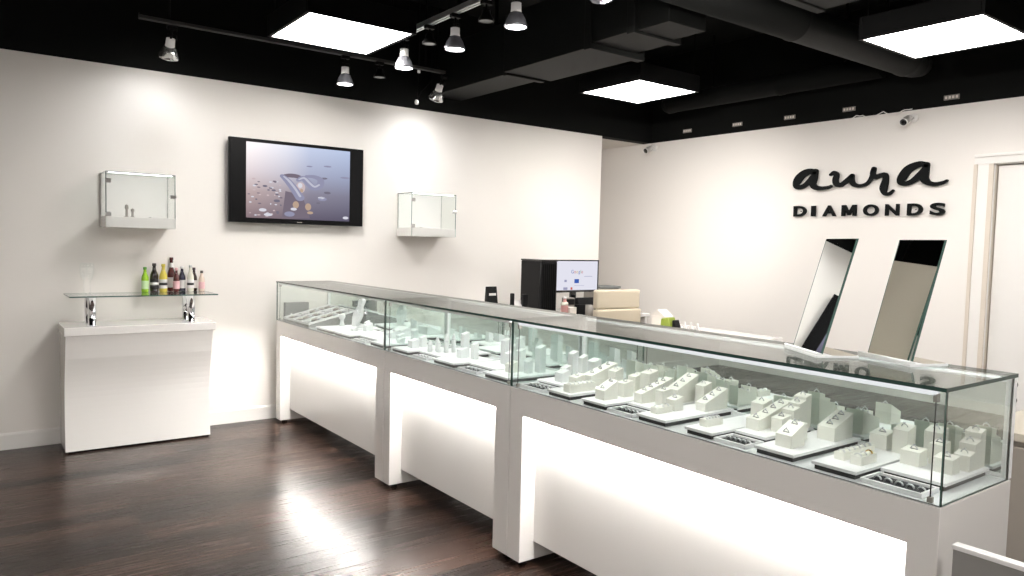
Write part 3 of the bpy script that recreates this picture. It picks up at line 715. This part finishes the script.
# ------------------------------------------------------------------ wall sign
SX0, SX1 = XR-.034, XR-.014
STR = {'a1': [(-1.938,2.049,.0205),(-1.893,2.059,.0235),(-1.83,2.043,.0305),(-1.776,1.998,.036),(-1.758,1.952,.031),(-1.782,1.928,.021),(-1.831,1.935,.019),(-1.879,1.972,.022),(-1.918,2.015,.0235),(-1.938,2.044,.02)],
'a2': [(-1.934,2.053,.025),(-1.926,1.997,.031),(-1.917,1.949,.03),(-1.945,1.918,.022),(-2.002,1.909,.0155),(-2.058,1.912,.0135),(-2.086,1.923,.0105)],
'u1': [(-2.076,2.018,.0105),(-2.107,2.031,.0185),(-2.13,2.012,.0225),(-2.123,1.971,.0255),(-2.135,1.938,.023),(-2.175,1.93,.0175),(-2.224,1.961,.0195),(-2.266,1.995,.0195)],
'u2': [(-2.267,1.998,.018),(-2.267,1.956,.022),(-2.289,1.925,.018),(-2.342,1.914,.012),(-2.396,1.928,.013),(-2.427,1.966,.016),(-2.443,2.017,.0185),(-2.447,2.042,.0185)],
'r': [(-2.447,2.042,.0185),(-2.441,2.003,.021),(-2.462,1.978,.0185),(-2.507,1.989,.0165),(-2.544,1.987,.0195),(-2.545,1.941,.025),(-2.534,1.886,.0305),(-2.548,1.844,.018),(-2.583,1.84,.0125),(-2.61,1.863,.0085)],
'b1': [(-2.856,2.048,.018),(-2.8,2.055,.0225),(-2.722,2.024,.031),(-2.678,1.968,.034),(-2.667,1.931,.0275),(-2.699,1.913,.0175),(-2.748,1.926,.0185),(-2.798,1.964,.024),(-2.841,2.012,.0225),(-2.858,2.044,.0185)],
'b2': [(-2.856,2.048,.0205),(-2.843,1.992,.0315),(-2.843,1.943,.0315),(-2.879,1.908,.0195),(-2.93,1.898,.014),(-2.98,1.906,.0125),(-3.006,1.921,.0075)]}
def wallpt(a, b, d): return (d, a, b)
def studs(m, pts):
    for y, z in pts: m.lathe([(.004, SX1), (.004, XR)], 'blkm', (0, y, z), 8, 'x')
m = MB()
for i, k in enumerate(('a1', 'a2', 'u1', 'u2', 'r')): m.stroke(STR[k], 'signblk', wallpt, SX0-.0006*i, SX1-.0004*i)
studs(m, [(-1.79, 1.97), (-1.93, 1.97), (-2.12, 1.97), (-2.26, 1.97), (-2.54, 1.93)])
tag(m.build('script_sign'), 'black raised script letters a, u and r joined on the white wall', 'sign lettering')
m = MB()
for i, k in enumerate(('b1', 'b2')): m.stroke(STR[k], 'signblk', wallpt, SX0-.0006*i, SX1-.0004*i)
studs(m, [(-2.70, 1.96), (-2.85, 1.96)])
tag(m.build('script_sign'), 'black raised script letter a at the right end of the upper word', 'sign lettering')
for ch, ya, yb, z0, z1, lab in [('D', -1.746, -1.866, 1.672, 1.763, 'D, first letter of the lower word'), ('I', -1.915, -1.953, 1.671, 1.761, 'I in the lower word'), ('A', -2.02, -2.142, 1.669, 1.761, 'A in the lower word'),
        ('M', -2.192, -2.318, 1.668, 1.76, 'M in the lower word'), ('O', -2.377, -2.501, 1.666, 1.759, 'O in the lower word'), ('N', -2.557, -2.665, 1.665, 1.757, 'N in the lower word'),
        ('D', -2.728, -2.841, 1.665, 1.757, 'D before the final S of the lower word'), ('S', -2.897, -3.005, 1.664, 1.757, 'S, last letter of the lower word')]:
    if ch == 'M':
        P_ = [(0,0),(0,1),(.26,1),(.5,.42),(.74,1),(1,1),(1,0),(.77,0),(.77,.56),(.58,.08),(.42,.08),(.23,.56),(.23,0)]
        mm = MB().prism([(ya+(yb-ya)*u, z0+(z1-z0)*w) for u, w in P_], 'x', SX0, SX1, 'signblk'); studs(mm, [(ya-.012, (z0+z1)/2)])
        tag(mm.build('sign_letter'), 'black raised capital letter ' + lab, 'sign letter', 'capital letters of the lower word'); continue
    cu = bpy.data.curves.new('letter_curve', 'FONT'); cu.body = ch; cu.size = 1; cu.extrude = .0; cu.offset = .012 if ch == 'M' else .030; cu.resolution_u = 6; cu.extrude = .1
    tmp = bpy.data.objects.new('letter_tmp', cu); COL.objects.link(tmp); bpy.context.view_layer.update()
    me = bpy.data.meshes.new_from_object(tmp.evaluated_get(bpy.context.evaluated_depsgraph_get())); COL.objects.unlink(tmp); bpy.data.objects.remove(tmp)
    xs = [v.co.x for v in me.vertices]; ys = [v.co.y for v in me.vertices]; zs = [v.co.z for v in me.vertices]
    for v in me.vertices:
        u = (v.co.x-min(xs))/(max(xs)-min(xs)); w = (v.co.y-min(ys))/(max(ys)-min(ys)); d = (v.co.z-min(zs))/(max(zs)-min(zs))
        v.co = (SX1+(SX0-SX1)*d, ya+(yb-ya)*u, z0+(z1-z0)*w)
    bm = bmesh.new(); bm.from_mesh(me); bmesh.ops.recalc_face_normals(bm, faces=list(bm.faces))
    mm = MB(); mm._merge(bm, 'signblk'); studs(mm, [((ya+yb)/2, z0+(z1-z0)*.12 if ch in 'ISO' else (z0+z1)/2)] if ch != 'M' else [(ya-.012, (z0+z1)/2)])
    bpy.data.meshes.remove(me)
    tag(mm.build('sign_letter'), 'black raised capital letter ' + lab, 'sign letter', 'capital letters of the lower word')

# security cameras -------------------------------------------------------
def cctv(y, z, label):
    t = thing('security_camera', label, 'camera', (XR, y, z), 0, 'security cameras on the logo wall')
    MB().lathe([(.035, 0), (.035, -.012), (.028, -.018), (0, -.018)], 'trim', (0, -.03, .02), 20, 'x').build('wall_mount', t)
    MB().tube([(-.015, -.03, .02), (-.05, -.02, .018), (-.06, -.005, .012)], .009, 'trim').build('arm', t)
    d = Vector((-.88, -.02, -.40)).normalized(); c = Vector((-.065, 0, 0)); q = d.to_track_quat('Z', 'Y').to_matrix().to_4x4()
    def lz(prof, mt, nm):
        mb = MB(); mb.lathe(prof, mt, seg=20); mb.bm.transform(Matrix.Translation(c) @ q); mb.build(nm, t)
    lz([(0, -.06), (.026, -.058), (.030, -.05), (.030, .045), (.033, .046), (.033, .052), (.027, .052), (.026, .046), (0, .046)], 'trim', 'body')
    lz([(0, .0465), (.0255, .0465), (.0255, .049), (.012, .050), (0, .050)], 'gloss_blk', 'lens')
cctv(-.02, 2.405, 'white bullet camera high on the wall by the room corner')
cctv(-2.70, 2.395, 'white bullet camera above the script lettering, right one')

# ------------------------------------------------------------------ television
t = thing('television', 'wall mounted black television showing a ring among water drops', 'television', (2.12, -.08, 1.78))
m = MB().box(-.518, .518, 0, .035, -.303, .303, 'tvblack', .004); m.box(-.32, .32, .035, .06, -.2, .2, 'blkp', .006); m.build('housing', t)
MB().box(-.498, .498, -.002, .001, -.272, .284, 'tvblack').build('screen', t)
m = MB(); m.box(-.398, .402, -.0032, -.0021, -.268, .278, 'picture'); 
def tvp(a, b, d): return (-.398+a*.80, d, -.268+(1-b)*.546)     # a,b in 0..1 from the picture's top left
m.poly([tvp(.36, .62, -.0034), tvp(.52, .66, -.0034), tvp(.60, .98, -.0034), tvp(.33, .98, -.0034)], 'p_shadow')
random.seed(3)
for k in range(46):
    a = random.uniform(.02, .32); b = random.uniform(.48, .98)
    m.ellipse(a, b, random.uniform(.006, .018), random.uniform(.006, .012), random.choice(['p_dark', 'p_shadow', 'p_white', 'p_pink']), tvp, -.0036)
for a, b, ra, rb, mt in [(.28,.76,.03,.02,'p_dark'), (.17,.57,.022,.014,'p_dark'), (.25,.62,.02,.013,'p_dark'), (.15,.89,.035,.022,'p_white'), (.20,.95,.04,.02,'p_white'), (.72,.42,.035,.016,'p_lilac'), (.74,.41,.03,.012,'p_dark'),
        (.77,.61,.035,.018,'p_dark'), (.72,.70,.045,.028,'p_lilac'), (.71,.685,.035,.016,'p_white'), (.68,.76,.02,.012,'p_dark'), (.95,.38,.05,.014,'p_lilac'), (.77,.24,.04,.012,'p_lilac'), (.59,.26,.03,.010,'p_lilac'), (.93,.53,.02,.010,'p_lilac'), (.96,.95,.03,.02,'p_white'), (.40,.93,.05,.035,'p_lilac'),
        (.46,.80,.03,.05,'p_gold'), (.58,.82,.03,.05,'p_gold'), (.44,.86,.03,.02,'p_white'), (.60,.90,.03,.02,'p_gold')]:
    m.ellipse(a, b, ra, rb, mt, tvp, -.0037)
asp = .80/.546
def tvs(a, b, d): return tvp(a, b*1, d)
m.stroke([(.33,.42,0.0162),(.40,.405,0.0263),(.47,.41,0.0263),(.52,.44,0.0243)], 'p_shadow', tvs, -.0038, -.0039)
m.stroke([(.33,.42,0.0243),(.38,.48,0.0344),(.44,.58,0.0405),(.50,.70,0.0446)], 'p_lilac', tvs, -.0040, -.0042)
m.stroke([(.345,.425,0.0081),(.39,.475,0.0121),(.45,.575,0.0121),(.50,.68,0.0121)], 'p_hi', tvs, -.0043, -.0044)
m.ellipse(.505, .56, .045, .075, 'p_pink', tvp, -.0041); m.ellipse(.50, .53, .022, .035, 'p_white', tvp, -.0042); m.ellipse(.515, .60, .016, .025, 'p_gold', tvp, -.00425)
m.stroke([(.48,.46,0.0203),(.53,.43,0.0324),(.58,.49,0.0365),(.63,.55,0.0365),(.69,.52,0.0365),(.70,.44,0.0324),(.64,.40,0.0243),(.56,.40,0.0162)], 'p_lilac', tvs, -.0044, -.0046)
m.stroke([(.49,.45,0.0081),(.54,.425,0.0121),(.59,.485,0.0121),(.64,.535,0.0121),(.685,.505,0.0101)], 'p_hi', tvs, -.0047, -.0048)
m.build('picture', t)
MB().box(-.018, .018, -.0035, -.002, -.293, -.287, 'greyplastic').build('badge', t)

# ------------------------------------------------------------------ wall showcases
def showcase(x0, x1, label):
    t = thing('wall_showcase', label, 'showcase', (x0, 0, 1.41), 0, 'small glass wall showcases'); w = x1-x0; d = .25; hz = .35
    MB().box(0, w, -.012, 0, .0, hz, 'trim').build('back_panel', t)
    MB().box(0, w, -d+.006, -.012, 0, .07, 'lam', .002).build('base', t)
    MB().pane(0, .005, -d+.006, -.012, .07, hz, 'glass', 'edge').build('side_pane', t)
    MB().pane(w-.005, w, -d+.006, -.012, .07, hz, 'glass', 'edge').build('side_pane', t)
    MB().pane(0, w, -d+.001, -.0, hz, hz+.005, 'glass', 'edge').build('top_pane', t)
    MB().box(.02, w-.02, -d+.010, -d+.022, hz-.003, hz-.0005, 'ledcase').build('led_strip', t)
    dr = MB().pane(.002, w-.002, -d-.001, -d+.005, .004, hz, 'clearglass', 'edgelt').build('glass_door', t)
    for z in (.085, .295):
        m = MB().box(-.004, .030, -d-.006, -d+.009, z-.013, z+.013, 'chrome', .002); m.build('hinge', dr)
    MB().box(w-.034, w+.004, -d-.006, -d+.009, .20, .222, 'chrome', .002).build('lock', dr)
    return t
showcase(.80, 1.212, 'small glass wall showcase left of the television, above the bottles')
showcase(2.985, 3.406, 'small glass wall showcase right of the television')
def earring(x, y, z, h, label):
    t = thing('earring_stand', label, 'stand', (x, y, z), 0, 'stands inside the left wall showcase')
    MB().lathe([(.016, 0), (.016, .004), (.008, .007), (.007, h*.6), (.012, h*.7), (.010, h*.92), (0, h)], 'greyplastic', seg=16).build('post', t)
earring(.94, -.12, 1.48, .085, 'grey slim stand inside the left wall showcase, taller of two')
earring(.975, -.12, 1.48, .06, 'grey slim stand inside the left wall showcase, shorter of two')
tag(MB().box(1.08, 1.16, -.16, -.08, 1.481, 1.487, 'lam', .002).build('display_plate'), 'white flat plate lying inside the left wall showcase', 'plate')
tag(MB().box(3.12, 3.30, -.18, -.06, 1.481, 1.488, 'lam', .002).build('display_plate'), 'white flat plate lying inside the right wall showcase', 'plate')

# ------------------------------------------------------------------ white refreshment counter at the left
t = thing('bar_counter', 'white gloss counter with curved front under the bottles', 'counter', (1.0, -.2, 0))
def sweep_front(zz):    # depth of the front curve at height zz (local y, more negative = nearer)
    u = zz/.74
    return -.105 - .055*math.cos((u-.08)*PI*1.05)*.0 - .02*u + .022*math.sin(u*PI)
prof = [(.17, .012)] + [(-.112 + .024*math.sin(min(1, k/16)*PI) - .068*max(0, (k-9)/11)**1.8, .012+.728*k/20) for k in range(21)] + [(.17, .74)]
m = MB().prism(prof, 'x', -.438, .418, 'lam'); m.build('body', t)
m = MB().box(-.445, .437, -.185, .182, .74, .792, 'lam', .004); m.build('counter_top', t)
MB().box(-.42, .41, -.10, .16, 0, .012, 'blkm').build('plinth', t)
for x in (-.285, .30):
    for y in (-.085, .06):
        MB().lathe([(.027, .7925), (.027, .795), (.0245, .796), (.0245, .968), (.027, .969), (.027, .973)], 'chrome', (x, y, 0), 28).build('shelf_post', t)
MB().pane(-.415, .455, -.16, .16, .973, .981, 'glass', 'edgemid').build('glass_shelf', t)

SZ = .9815
def bottle(x, y_, h, r, gl, capm, labm, label, neck=.36, lab2=None):
    y = y_+.085; x += .018; r *= .88
    t = thing('bottle', label, 'bottle', (x, y, SZ), 0, 'bottles on the glass shelf')
    b = h*(1-neck)
    MB().lathe([(0, .0), (r*.9, 0), (r, .006), (r, b*.82), (r*.93, b*.95), (r*.62, b*1.12), (r*.44, b*1.24), (r*.38, h-.018), (r*.44, h-.016), (r*.44, h-.010), (0, h-.010)], gl, seg=22).build('glass_body', t)
    MB().lathe([(r*.40, h-.018), (r*.50, h-.016), (r*.48, h), (0, h)], capm, seg=18).build('cap', t)
    m = MB().lathe([(r*1.015, b*.20), (r*1.02, b*.21), (r*1.02, b*.70), (r*1.015, b*.71)], labm, seg=22)
    if lab2: m.lathe([(r*1.03, b*.38), (r*1.03, b*.52)], lab2, seg=22)
    m.build('label', t)
    MB().lathe([(r*.50, b*1.2), (r*.47, b*1.22), (r*.42, h-.04), (r*.41, h-.038)], labm, seg=18).build('neck_label', t)
bottle(1.040, -.15, .170, .026, 'b_green', 'cap_green', 'lab_lime', 'lime green glass bottle, leftmost on the glass shelf')
bottle(1.097, -.15, .195, .030, 'b_dark', 'cap_dark', 'lab_black', 'dark brown bottle with black label beside the lime green one', lab2='lab_white')
bottle(1.153, -.155, .190, .029, 'b_yellow', 'b_yellow', 'lab_white', 'pale yellow bottle with white label, third from left', lab2='lab_black')
bottle(1.216, -.10, .235, .031, 'b_red', 'b_red', 'lab_white', 'tall dark red bottle, tallest on the glass shelf', neck=.42)
bottle(1.232, -.175, .165, .024, 'b_red', 'lab_pink', 'lab_pink', 'small red bottle with pink label before the tall red one')
bottle(1.278, -.13, .175, .026, 'b_navy', 'lab_white', 'lab_white', 'navy dark bottle with white cap and white label')
bottle(1.326, -.165, .185, .025, 'b_clear', 'cap_silver', 'lab_white', 'clear pale bottle with silver cap, third from the right', lab2='lab_black')
bottle(1.362, -.11, .165, .024, 'b_brown', 'cap_dark', 'lab_white', 'slim dark brown bottle, second from the right')
bottle(1.404, -.15, .145, .023, 'b_pink', 'cap_dark', 'lab_pink', 'short pale pink bottle, rightmost on the glass shelf')
def wineglass(x, y, label):
    t = thing('champagne_flute', label, 'glass', (x, y, SZ), 0, 'flutes on the glass shelf')
    MB().lathe([(0, .0), (.030, 0), (.031, .002), (.006, .006), (.004, .012), (.004, .075), (.006, .082)], 'clearglass', seg=24).build('stem', t)
    MB().lathe([(.006, .082), (.016, .098), (.024, .13), (.026, .16), (.024, .198), (.0228, .198), (.0245, .16), (.0225, .13), (.014, .10), (.004, .088)], 'clearglass', seg=24).build('bowl', t)
wineglass(.695, -.08, 'clear empty flute at the left end of the glass shelf, farther back')
wineglass(.725, -.13, 'clear empty flute at the left end of the glass shelf, nearer front')

# ------------------------------------------------------------------ desk corner behind the counter
t = thing('desk', 'white desk against the wall under the computer monitor', 'desk', (4.45, -.40, 0))
MB().box(-.85, .80, -.36, .36, .722, .75, 'lam', .003).build('desktop', t)
for x in (-.82, .77): MB().box(x-.015, x+.015, -.34, .34, 0, .722, 'lam', .002).build('side_panel', t)
MB().box(-.80, .75, .30, .318, .25, .722, 'lam').build('modesty_panel', t)
t = thing('computer_tower', 'tall black computer tower left of the monitor', 'computer', (4.135, -.42, .75))
m = MB().box(-.085, .085, -.2, .1, 0, .475, 'blkp', .008)
for k in range(7): m.box(-.076+k*.022, -.065+k*.022, -.208, -.2, .02, .455, 'blkm', .002)
m.build('casing', t)
MB().box(-.088, .088, -.205, .102, .475, .492, 'gloss_blk', .005).build('top_cover', t)
MB().tube([(-.092, -.19, .46), (-.105, -.20, .25), (-.125, -.21, .006)], .005, 'blkp').build('cable', t)
MB().box(.085, .105, -.16, .08, .12, .47, 'gloss_blk', .004).build('side_vent', t)
t = thing('computer_monitor', 'flat computer monitor with white browser page on screen', 'monitor', (4.54, -.50, .75))
MB().box(-.295, .285, 0, .03, .195, .49, 'gloss_blk', .004).build('bezel', t)
m = MB().box(-.275, .265, -.0015, .001, .215, .478, 'm_white')
def mp(a, b): return (-.275+a*.54, -.0025, .215+(1-b)*.263)
for a0, a1, b0, b1, mt in [(.48, .58, .62, .76, 'm_blue'), (.70, .88, .52, .535, 'm_grey'), (.24, .33, .90, .985, 'm_grey'), (.40, .44, .90, .985, 'm_red'), (.26, .31, .64, .72, 'm_grey'), (.48, .70, .84, .85, 'm_grey')]:
    p, q = mp(a0, b0), mp(a1, b1); m.box(p[0], q[0], -.0025, -.0015, q[2], p[2], mt)
scr = m.build('screen', t)
gx = .40
for ch, mt in zip('Google', ('m_blue', 'm_red', 'm_yellow', 'm_blue', 'm_green', 'm_red')):
    cu = bpy.data.curves.new('glyph', 'FONT'); cu.body = ch; cu.size = .045
    tmp = bpy.data.objects.new('glyph_tmp', cu); COL.objects.link(tmp); bpy.context.view_layer.update()
    me = bpy.data.meshes.new_from_object(tmp.evaluated_get(bpy.context.evaluated_depsgraph_get())); COL.objects.unlink(tmp); bpy.data.objects.remove(tmp)
    p = mp(gx, .42); wd = max(v.co.x for v in me.vertices)
    for v in me.vertices: v.co = (p[0]+v.co.x, -.0026, p[2]+v.co.y)
    me.materials.append(M[mt]); o = bpy.data.objects.new('screen_glyph', me); COL.objects.link(o); o.parent = scr
    gx += (wd+.004)/.54
m = MB().box(-.03, .03, .02, .05, .02, .26, 'gloss_blk', .004); m.lathe([(0, 0), (.11, 0), (.11, .008), (.03, .02), (0, .02)], 'gloss_blk', (0, .05, 0), 28); m.build('stand', t)
t = thing('docking_printer', 'black low printer under the monitor, partly hidden by the counter', 'printer', (4.56, -.635, .75))
MB().box(-.13, .13, -.04, .04, 0, .10, 'blkp', .01).build('body', t); MB().prism([(-.035, .1002), (.035, .1002), (.035, .15), (-.01, .16)], 'x', -.12, .12, 'blkp', .006).build('lid', t)
t = thing('desk_organizer', 'grey desktop organizer just right of the computer tower', 'organizer', (4.345, -.63, .75))
m = MB().box(-.05, .05, -.03, .03, 0, .16, 'greyplastic', .004); m.build('box', t); MB().box(-.045, .045, -.032, -.03, .10, .15, 'blkp').build('front_slot', t)
t = thing('drink_bottle', 'small clear bottle with pink drink on the desk before the monitor', 'bottle', (4.22, -.73, .75))
MB().lathe([(0, 0), (.030, 0), (.032, .01), (.032, .10), (.022, .13), (.014, .145), (.014, .16), (0, .16)], 'pinkish', seg=18).build('body', t)
MB().lathe([(.016, .16), (.016, .178), (0, .178)], 'lab_white', seg=16).build('cap', t); MB().lathe([(.0325, .105), (.0325, .120), (.026, .132)], 'b_clear', seg=18).build('shoulder', t)
t = thing('mug', 'pale grey mug on the desk left of the cream chair', 'mug', (4.50, -.745, .75))
MB().lathe([(0, 0), (.036, 0), (.040, .01), (.040, .10), (.037, .10), (.036, .012), (0, .012)], 'greyplastic', seg=22).build('cup', t)
MB().tube([(.038, -.01, .08), (.062, -.015, .075), (.068, -.015, .05), (.058, -.015, .028), (.039, -.01, .025)], .006, 'lab_white').build('handle', t)
t = thing('note_block', 'small white note block on the desk beside the pink bottle', 'note block', (4.31, -.715, .75)); MB().box(-.04, .04, -.025, .03, 0, .085, 'paper', .003).build('paper_stack', t)
t = thing('cordless_phone', 'black cordless phone in a white cradle left of the computer tower', 'phone', (3.885, -.50, .75))
MB().prism([(-.05, 0), (.06, 0), (.06, .10), (.02, .14), (-.05, .05)], 'x', -.05, .06, 'lab_white', .005).build('cradle', t)
MB().box(-.075, -.045, -.02, .01, 0, .20, 'blkp', .006).build('handset', t); MB().box(.035, .085, -.04, .0, 0, .19, 'blkp', .006).build('answering_unit', t); MB().box(-.045, .01, -.03, 0, .06, .08, 'blkp', .003).build('bracket', t)
t = thing('card_stand', 'black upright card display with picture at left end of desk', 'card display', (3.66, -.45, .75))
MB().prism([(-.02, 0), (.05, 0), (.03, .255), (.022, .255)], 'x', -.055, .055, 'blkp', .002).build('card', t)
MB().box(-.035, .045, .001, .0035, .10, .125, 'lab_pink').build('picture_strip', t)
bpy.data.objects[t.name].children[-1].location = (0, -.006, .01)
MB().box(-.035, .035, .0, .0025, .18, .20, 'lab_white').build('caption_strip', t)
bpy.data.objects[t.name].children[-1].location = (0, .007, .0)
t = thing('file_tray', 'flat grey file tray on a riser behind the cream chair', 'tray', (5.07, -.28, .75))
m = MB().box(-.14, .14, -.1, .1, 0, .215, 'greyplastic', .004); m.build('riser', t); MB().box(-.12, .16, -.11, .1, .215, .235, 'grey', .003).build('tray_top', t)

t = thing('office_chair', 'cream leather office chair with horizontal seams behind the counter', 'chair', (4.57, -1.02, 0), -.10)
m = MB()
for k, (z0, z1) in enumerate(((.50, .66), (.664, .835), (.839, 1.0))): m.box(-.235+.008*(k == 2), .245-.008*(k == 2), -.035+.012*k, .035+.012*k, z0, z1, 'cream', .016, 3)
m.build('backrest', t); MB().box(-.24, .24, .0, .46, .42, .50, 'cream', .02, 3).build('seat', t)
MB().tube([(0, .22, .42), (0, .22, .10)], .03, 'chrome', 16).build('column', t)
for k in range(5):
    a = 2*PI*k/5; MB().tube([(0, .22, .11), (.27*math.cos(a), .22+.27*math.sin(a), .07)], [.022, .014], 'chrome').build('leg', t)
    MB().lathe([(0, -.012), (.028, -.012), (.028, .012), (0, .012)], 'blkp', (.27*math.cos(a), .22+.27*math.sin(a), .028), 14, 'x').build('caster', t)
for s in (-1, 1): MB().tube([(s*.26, .06, .48), (s*.285, .06, .66), (s*.285, .34, .66), (s*.26, .34, .48)], .013, 'chrome').build('armrest', t)

t = thing('back_bench', 'low white bench behind the counter, mostly hidden', 'bench', (4.45, -1.95, 0))
MB().box(-.25, .30, -.55, .55, .72, .75, 'lam', .003).build('bench_top', t)
for y in (-.5, .5): MB().box(-.22, .27, y-.02, y+.02, 0, .72, 'lam').build('side_panel', t)
t = thing('paper_box', 'white house shaped paper box showing above the counter glass', 'box', (4.48, -1.60, .75))
MB().box(-.05, .05, -.06, .06, 0, .085, 'paper', .002).build('carton', t); MB().prism([(-.075, .085), (.075, .085), (0, .135)], 'x', -.05, .05, 'paper').build('lid', t)
t = thing('pouch', 'yellow green pouch with dark tip beside the white paper box', 'pouch', (4.40, -1.74, .75))
MB().prism([(-.055, 0), (.055, 0), (.05, .075), (-.02, .09)], 'x', -.03, .05, 'plastic_green', .006).build('bag', t); MB().prism([(-.10, 0), (-.055, 0), (-.055, .07), (-.07, .075)], 'x', -.02, .04, 'blkp', .004).build('flap', t)
for k, s in enumerate(('left', 'middle', 'right')):
    tag(MB().lathe([(0, 0), (.014, .002), (.016, .03), (.007, .055), (.007, .07), (0, .072)], 'lab_white', (4.40, -1.90-k*.06, .75), 14).build('polish_bottle'), 'tiny white bottle behind the counter glass, %s of three' % s, 'bottle', 'tiny white bottles')

t = thing('credenza', 'taupe cabinet behind the near end of the counter at the right edge', 'cabinet', (3.27, -4.96, 0))
MB().box(-.23, .23, -.48, .52, .04, .72, 'taupe', .003).build('body', t); MB().box(-.25, .25, -.5, .54, .72, .75, 'beige', .003).build('cabinet_top', t); MB().box(-.2, .2, -.46, .5, 0, .04, 'blkm').build('plinth', t)
for k in range(2): MB().box(-.248, -.23, -.47+k*.5, .01+k*.5, .06, .70, 'taupe', .003).build('door', t)

# ------------------------------------------------------------------ world, camera, view
w = bpy.data.worlds.new('World'); sc.world = w; w.use_nodes = True
w.node_tree.nodes['Background'].inputs['Color'].default_value = (.5, .5, .5, 1); w.node_tree.nodes['Background'].inputs['Strength'].default_value = .05
yaw, pitch, roll, F = math.radians(-36.542), math.radians(-3.358), math.radians(1.425), 743.4
cy, sy, cp, sp_, cr, sr = math.cos(yaw), math.sin(yaw), math.cos(pitch), math.sin(pitch), math.cos(roll), math.sin(roll)
fw = Vector((-sy*cp, cy*cp, sp_)); rt = Vector((cy, sy, 0)); up = rt.cross(fw)
r2 = cr*rt+sr*up; u2 = -sr*rt+cr*up
cam = bpy.data.cameras.new('Camera'); cam.sensor_width = 36; cam.lens = F/1024*36; cam.clip_start = .02
co = bpy.data.objects.new('Camera', cam); COL.objects.link(co)
co.matrix_world = Matrix(((r2.x, u2.x, -fw.x, .0647), (r2.y, u2.y, -fw.y, -5.5724), (r2.z, u2.z, -fw.z, 1.365), (0, 0, 0, 1)))
sc.camera = co
sc.view_settings.view_transform = 'Standard'; sc.view_settings.look = 'None'; sc.view_settings.gamma = 1; sc.view_settings.use_curve_mapping = False
sc.view_settings.exposure = 1.94
c = sc.cycles; c.max_bounces = 14; c.transparent_max_bounces = 40; c.glossy_bounces = 8; c.diffuse_bounces = 5; c.use_denoising = True; c.caustics_reflective = True; c.caustics_refractive = False; c.sample_clamp_indirect = 6
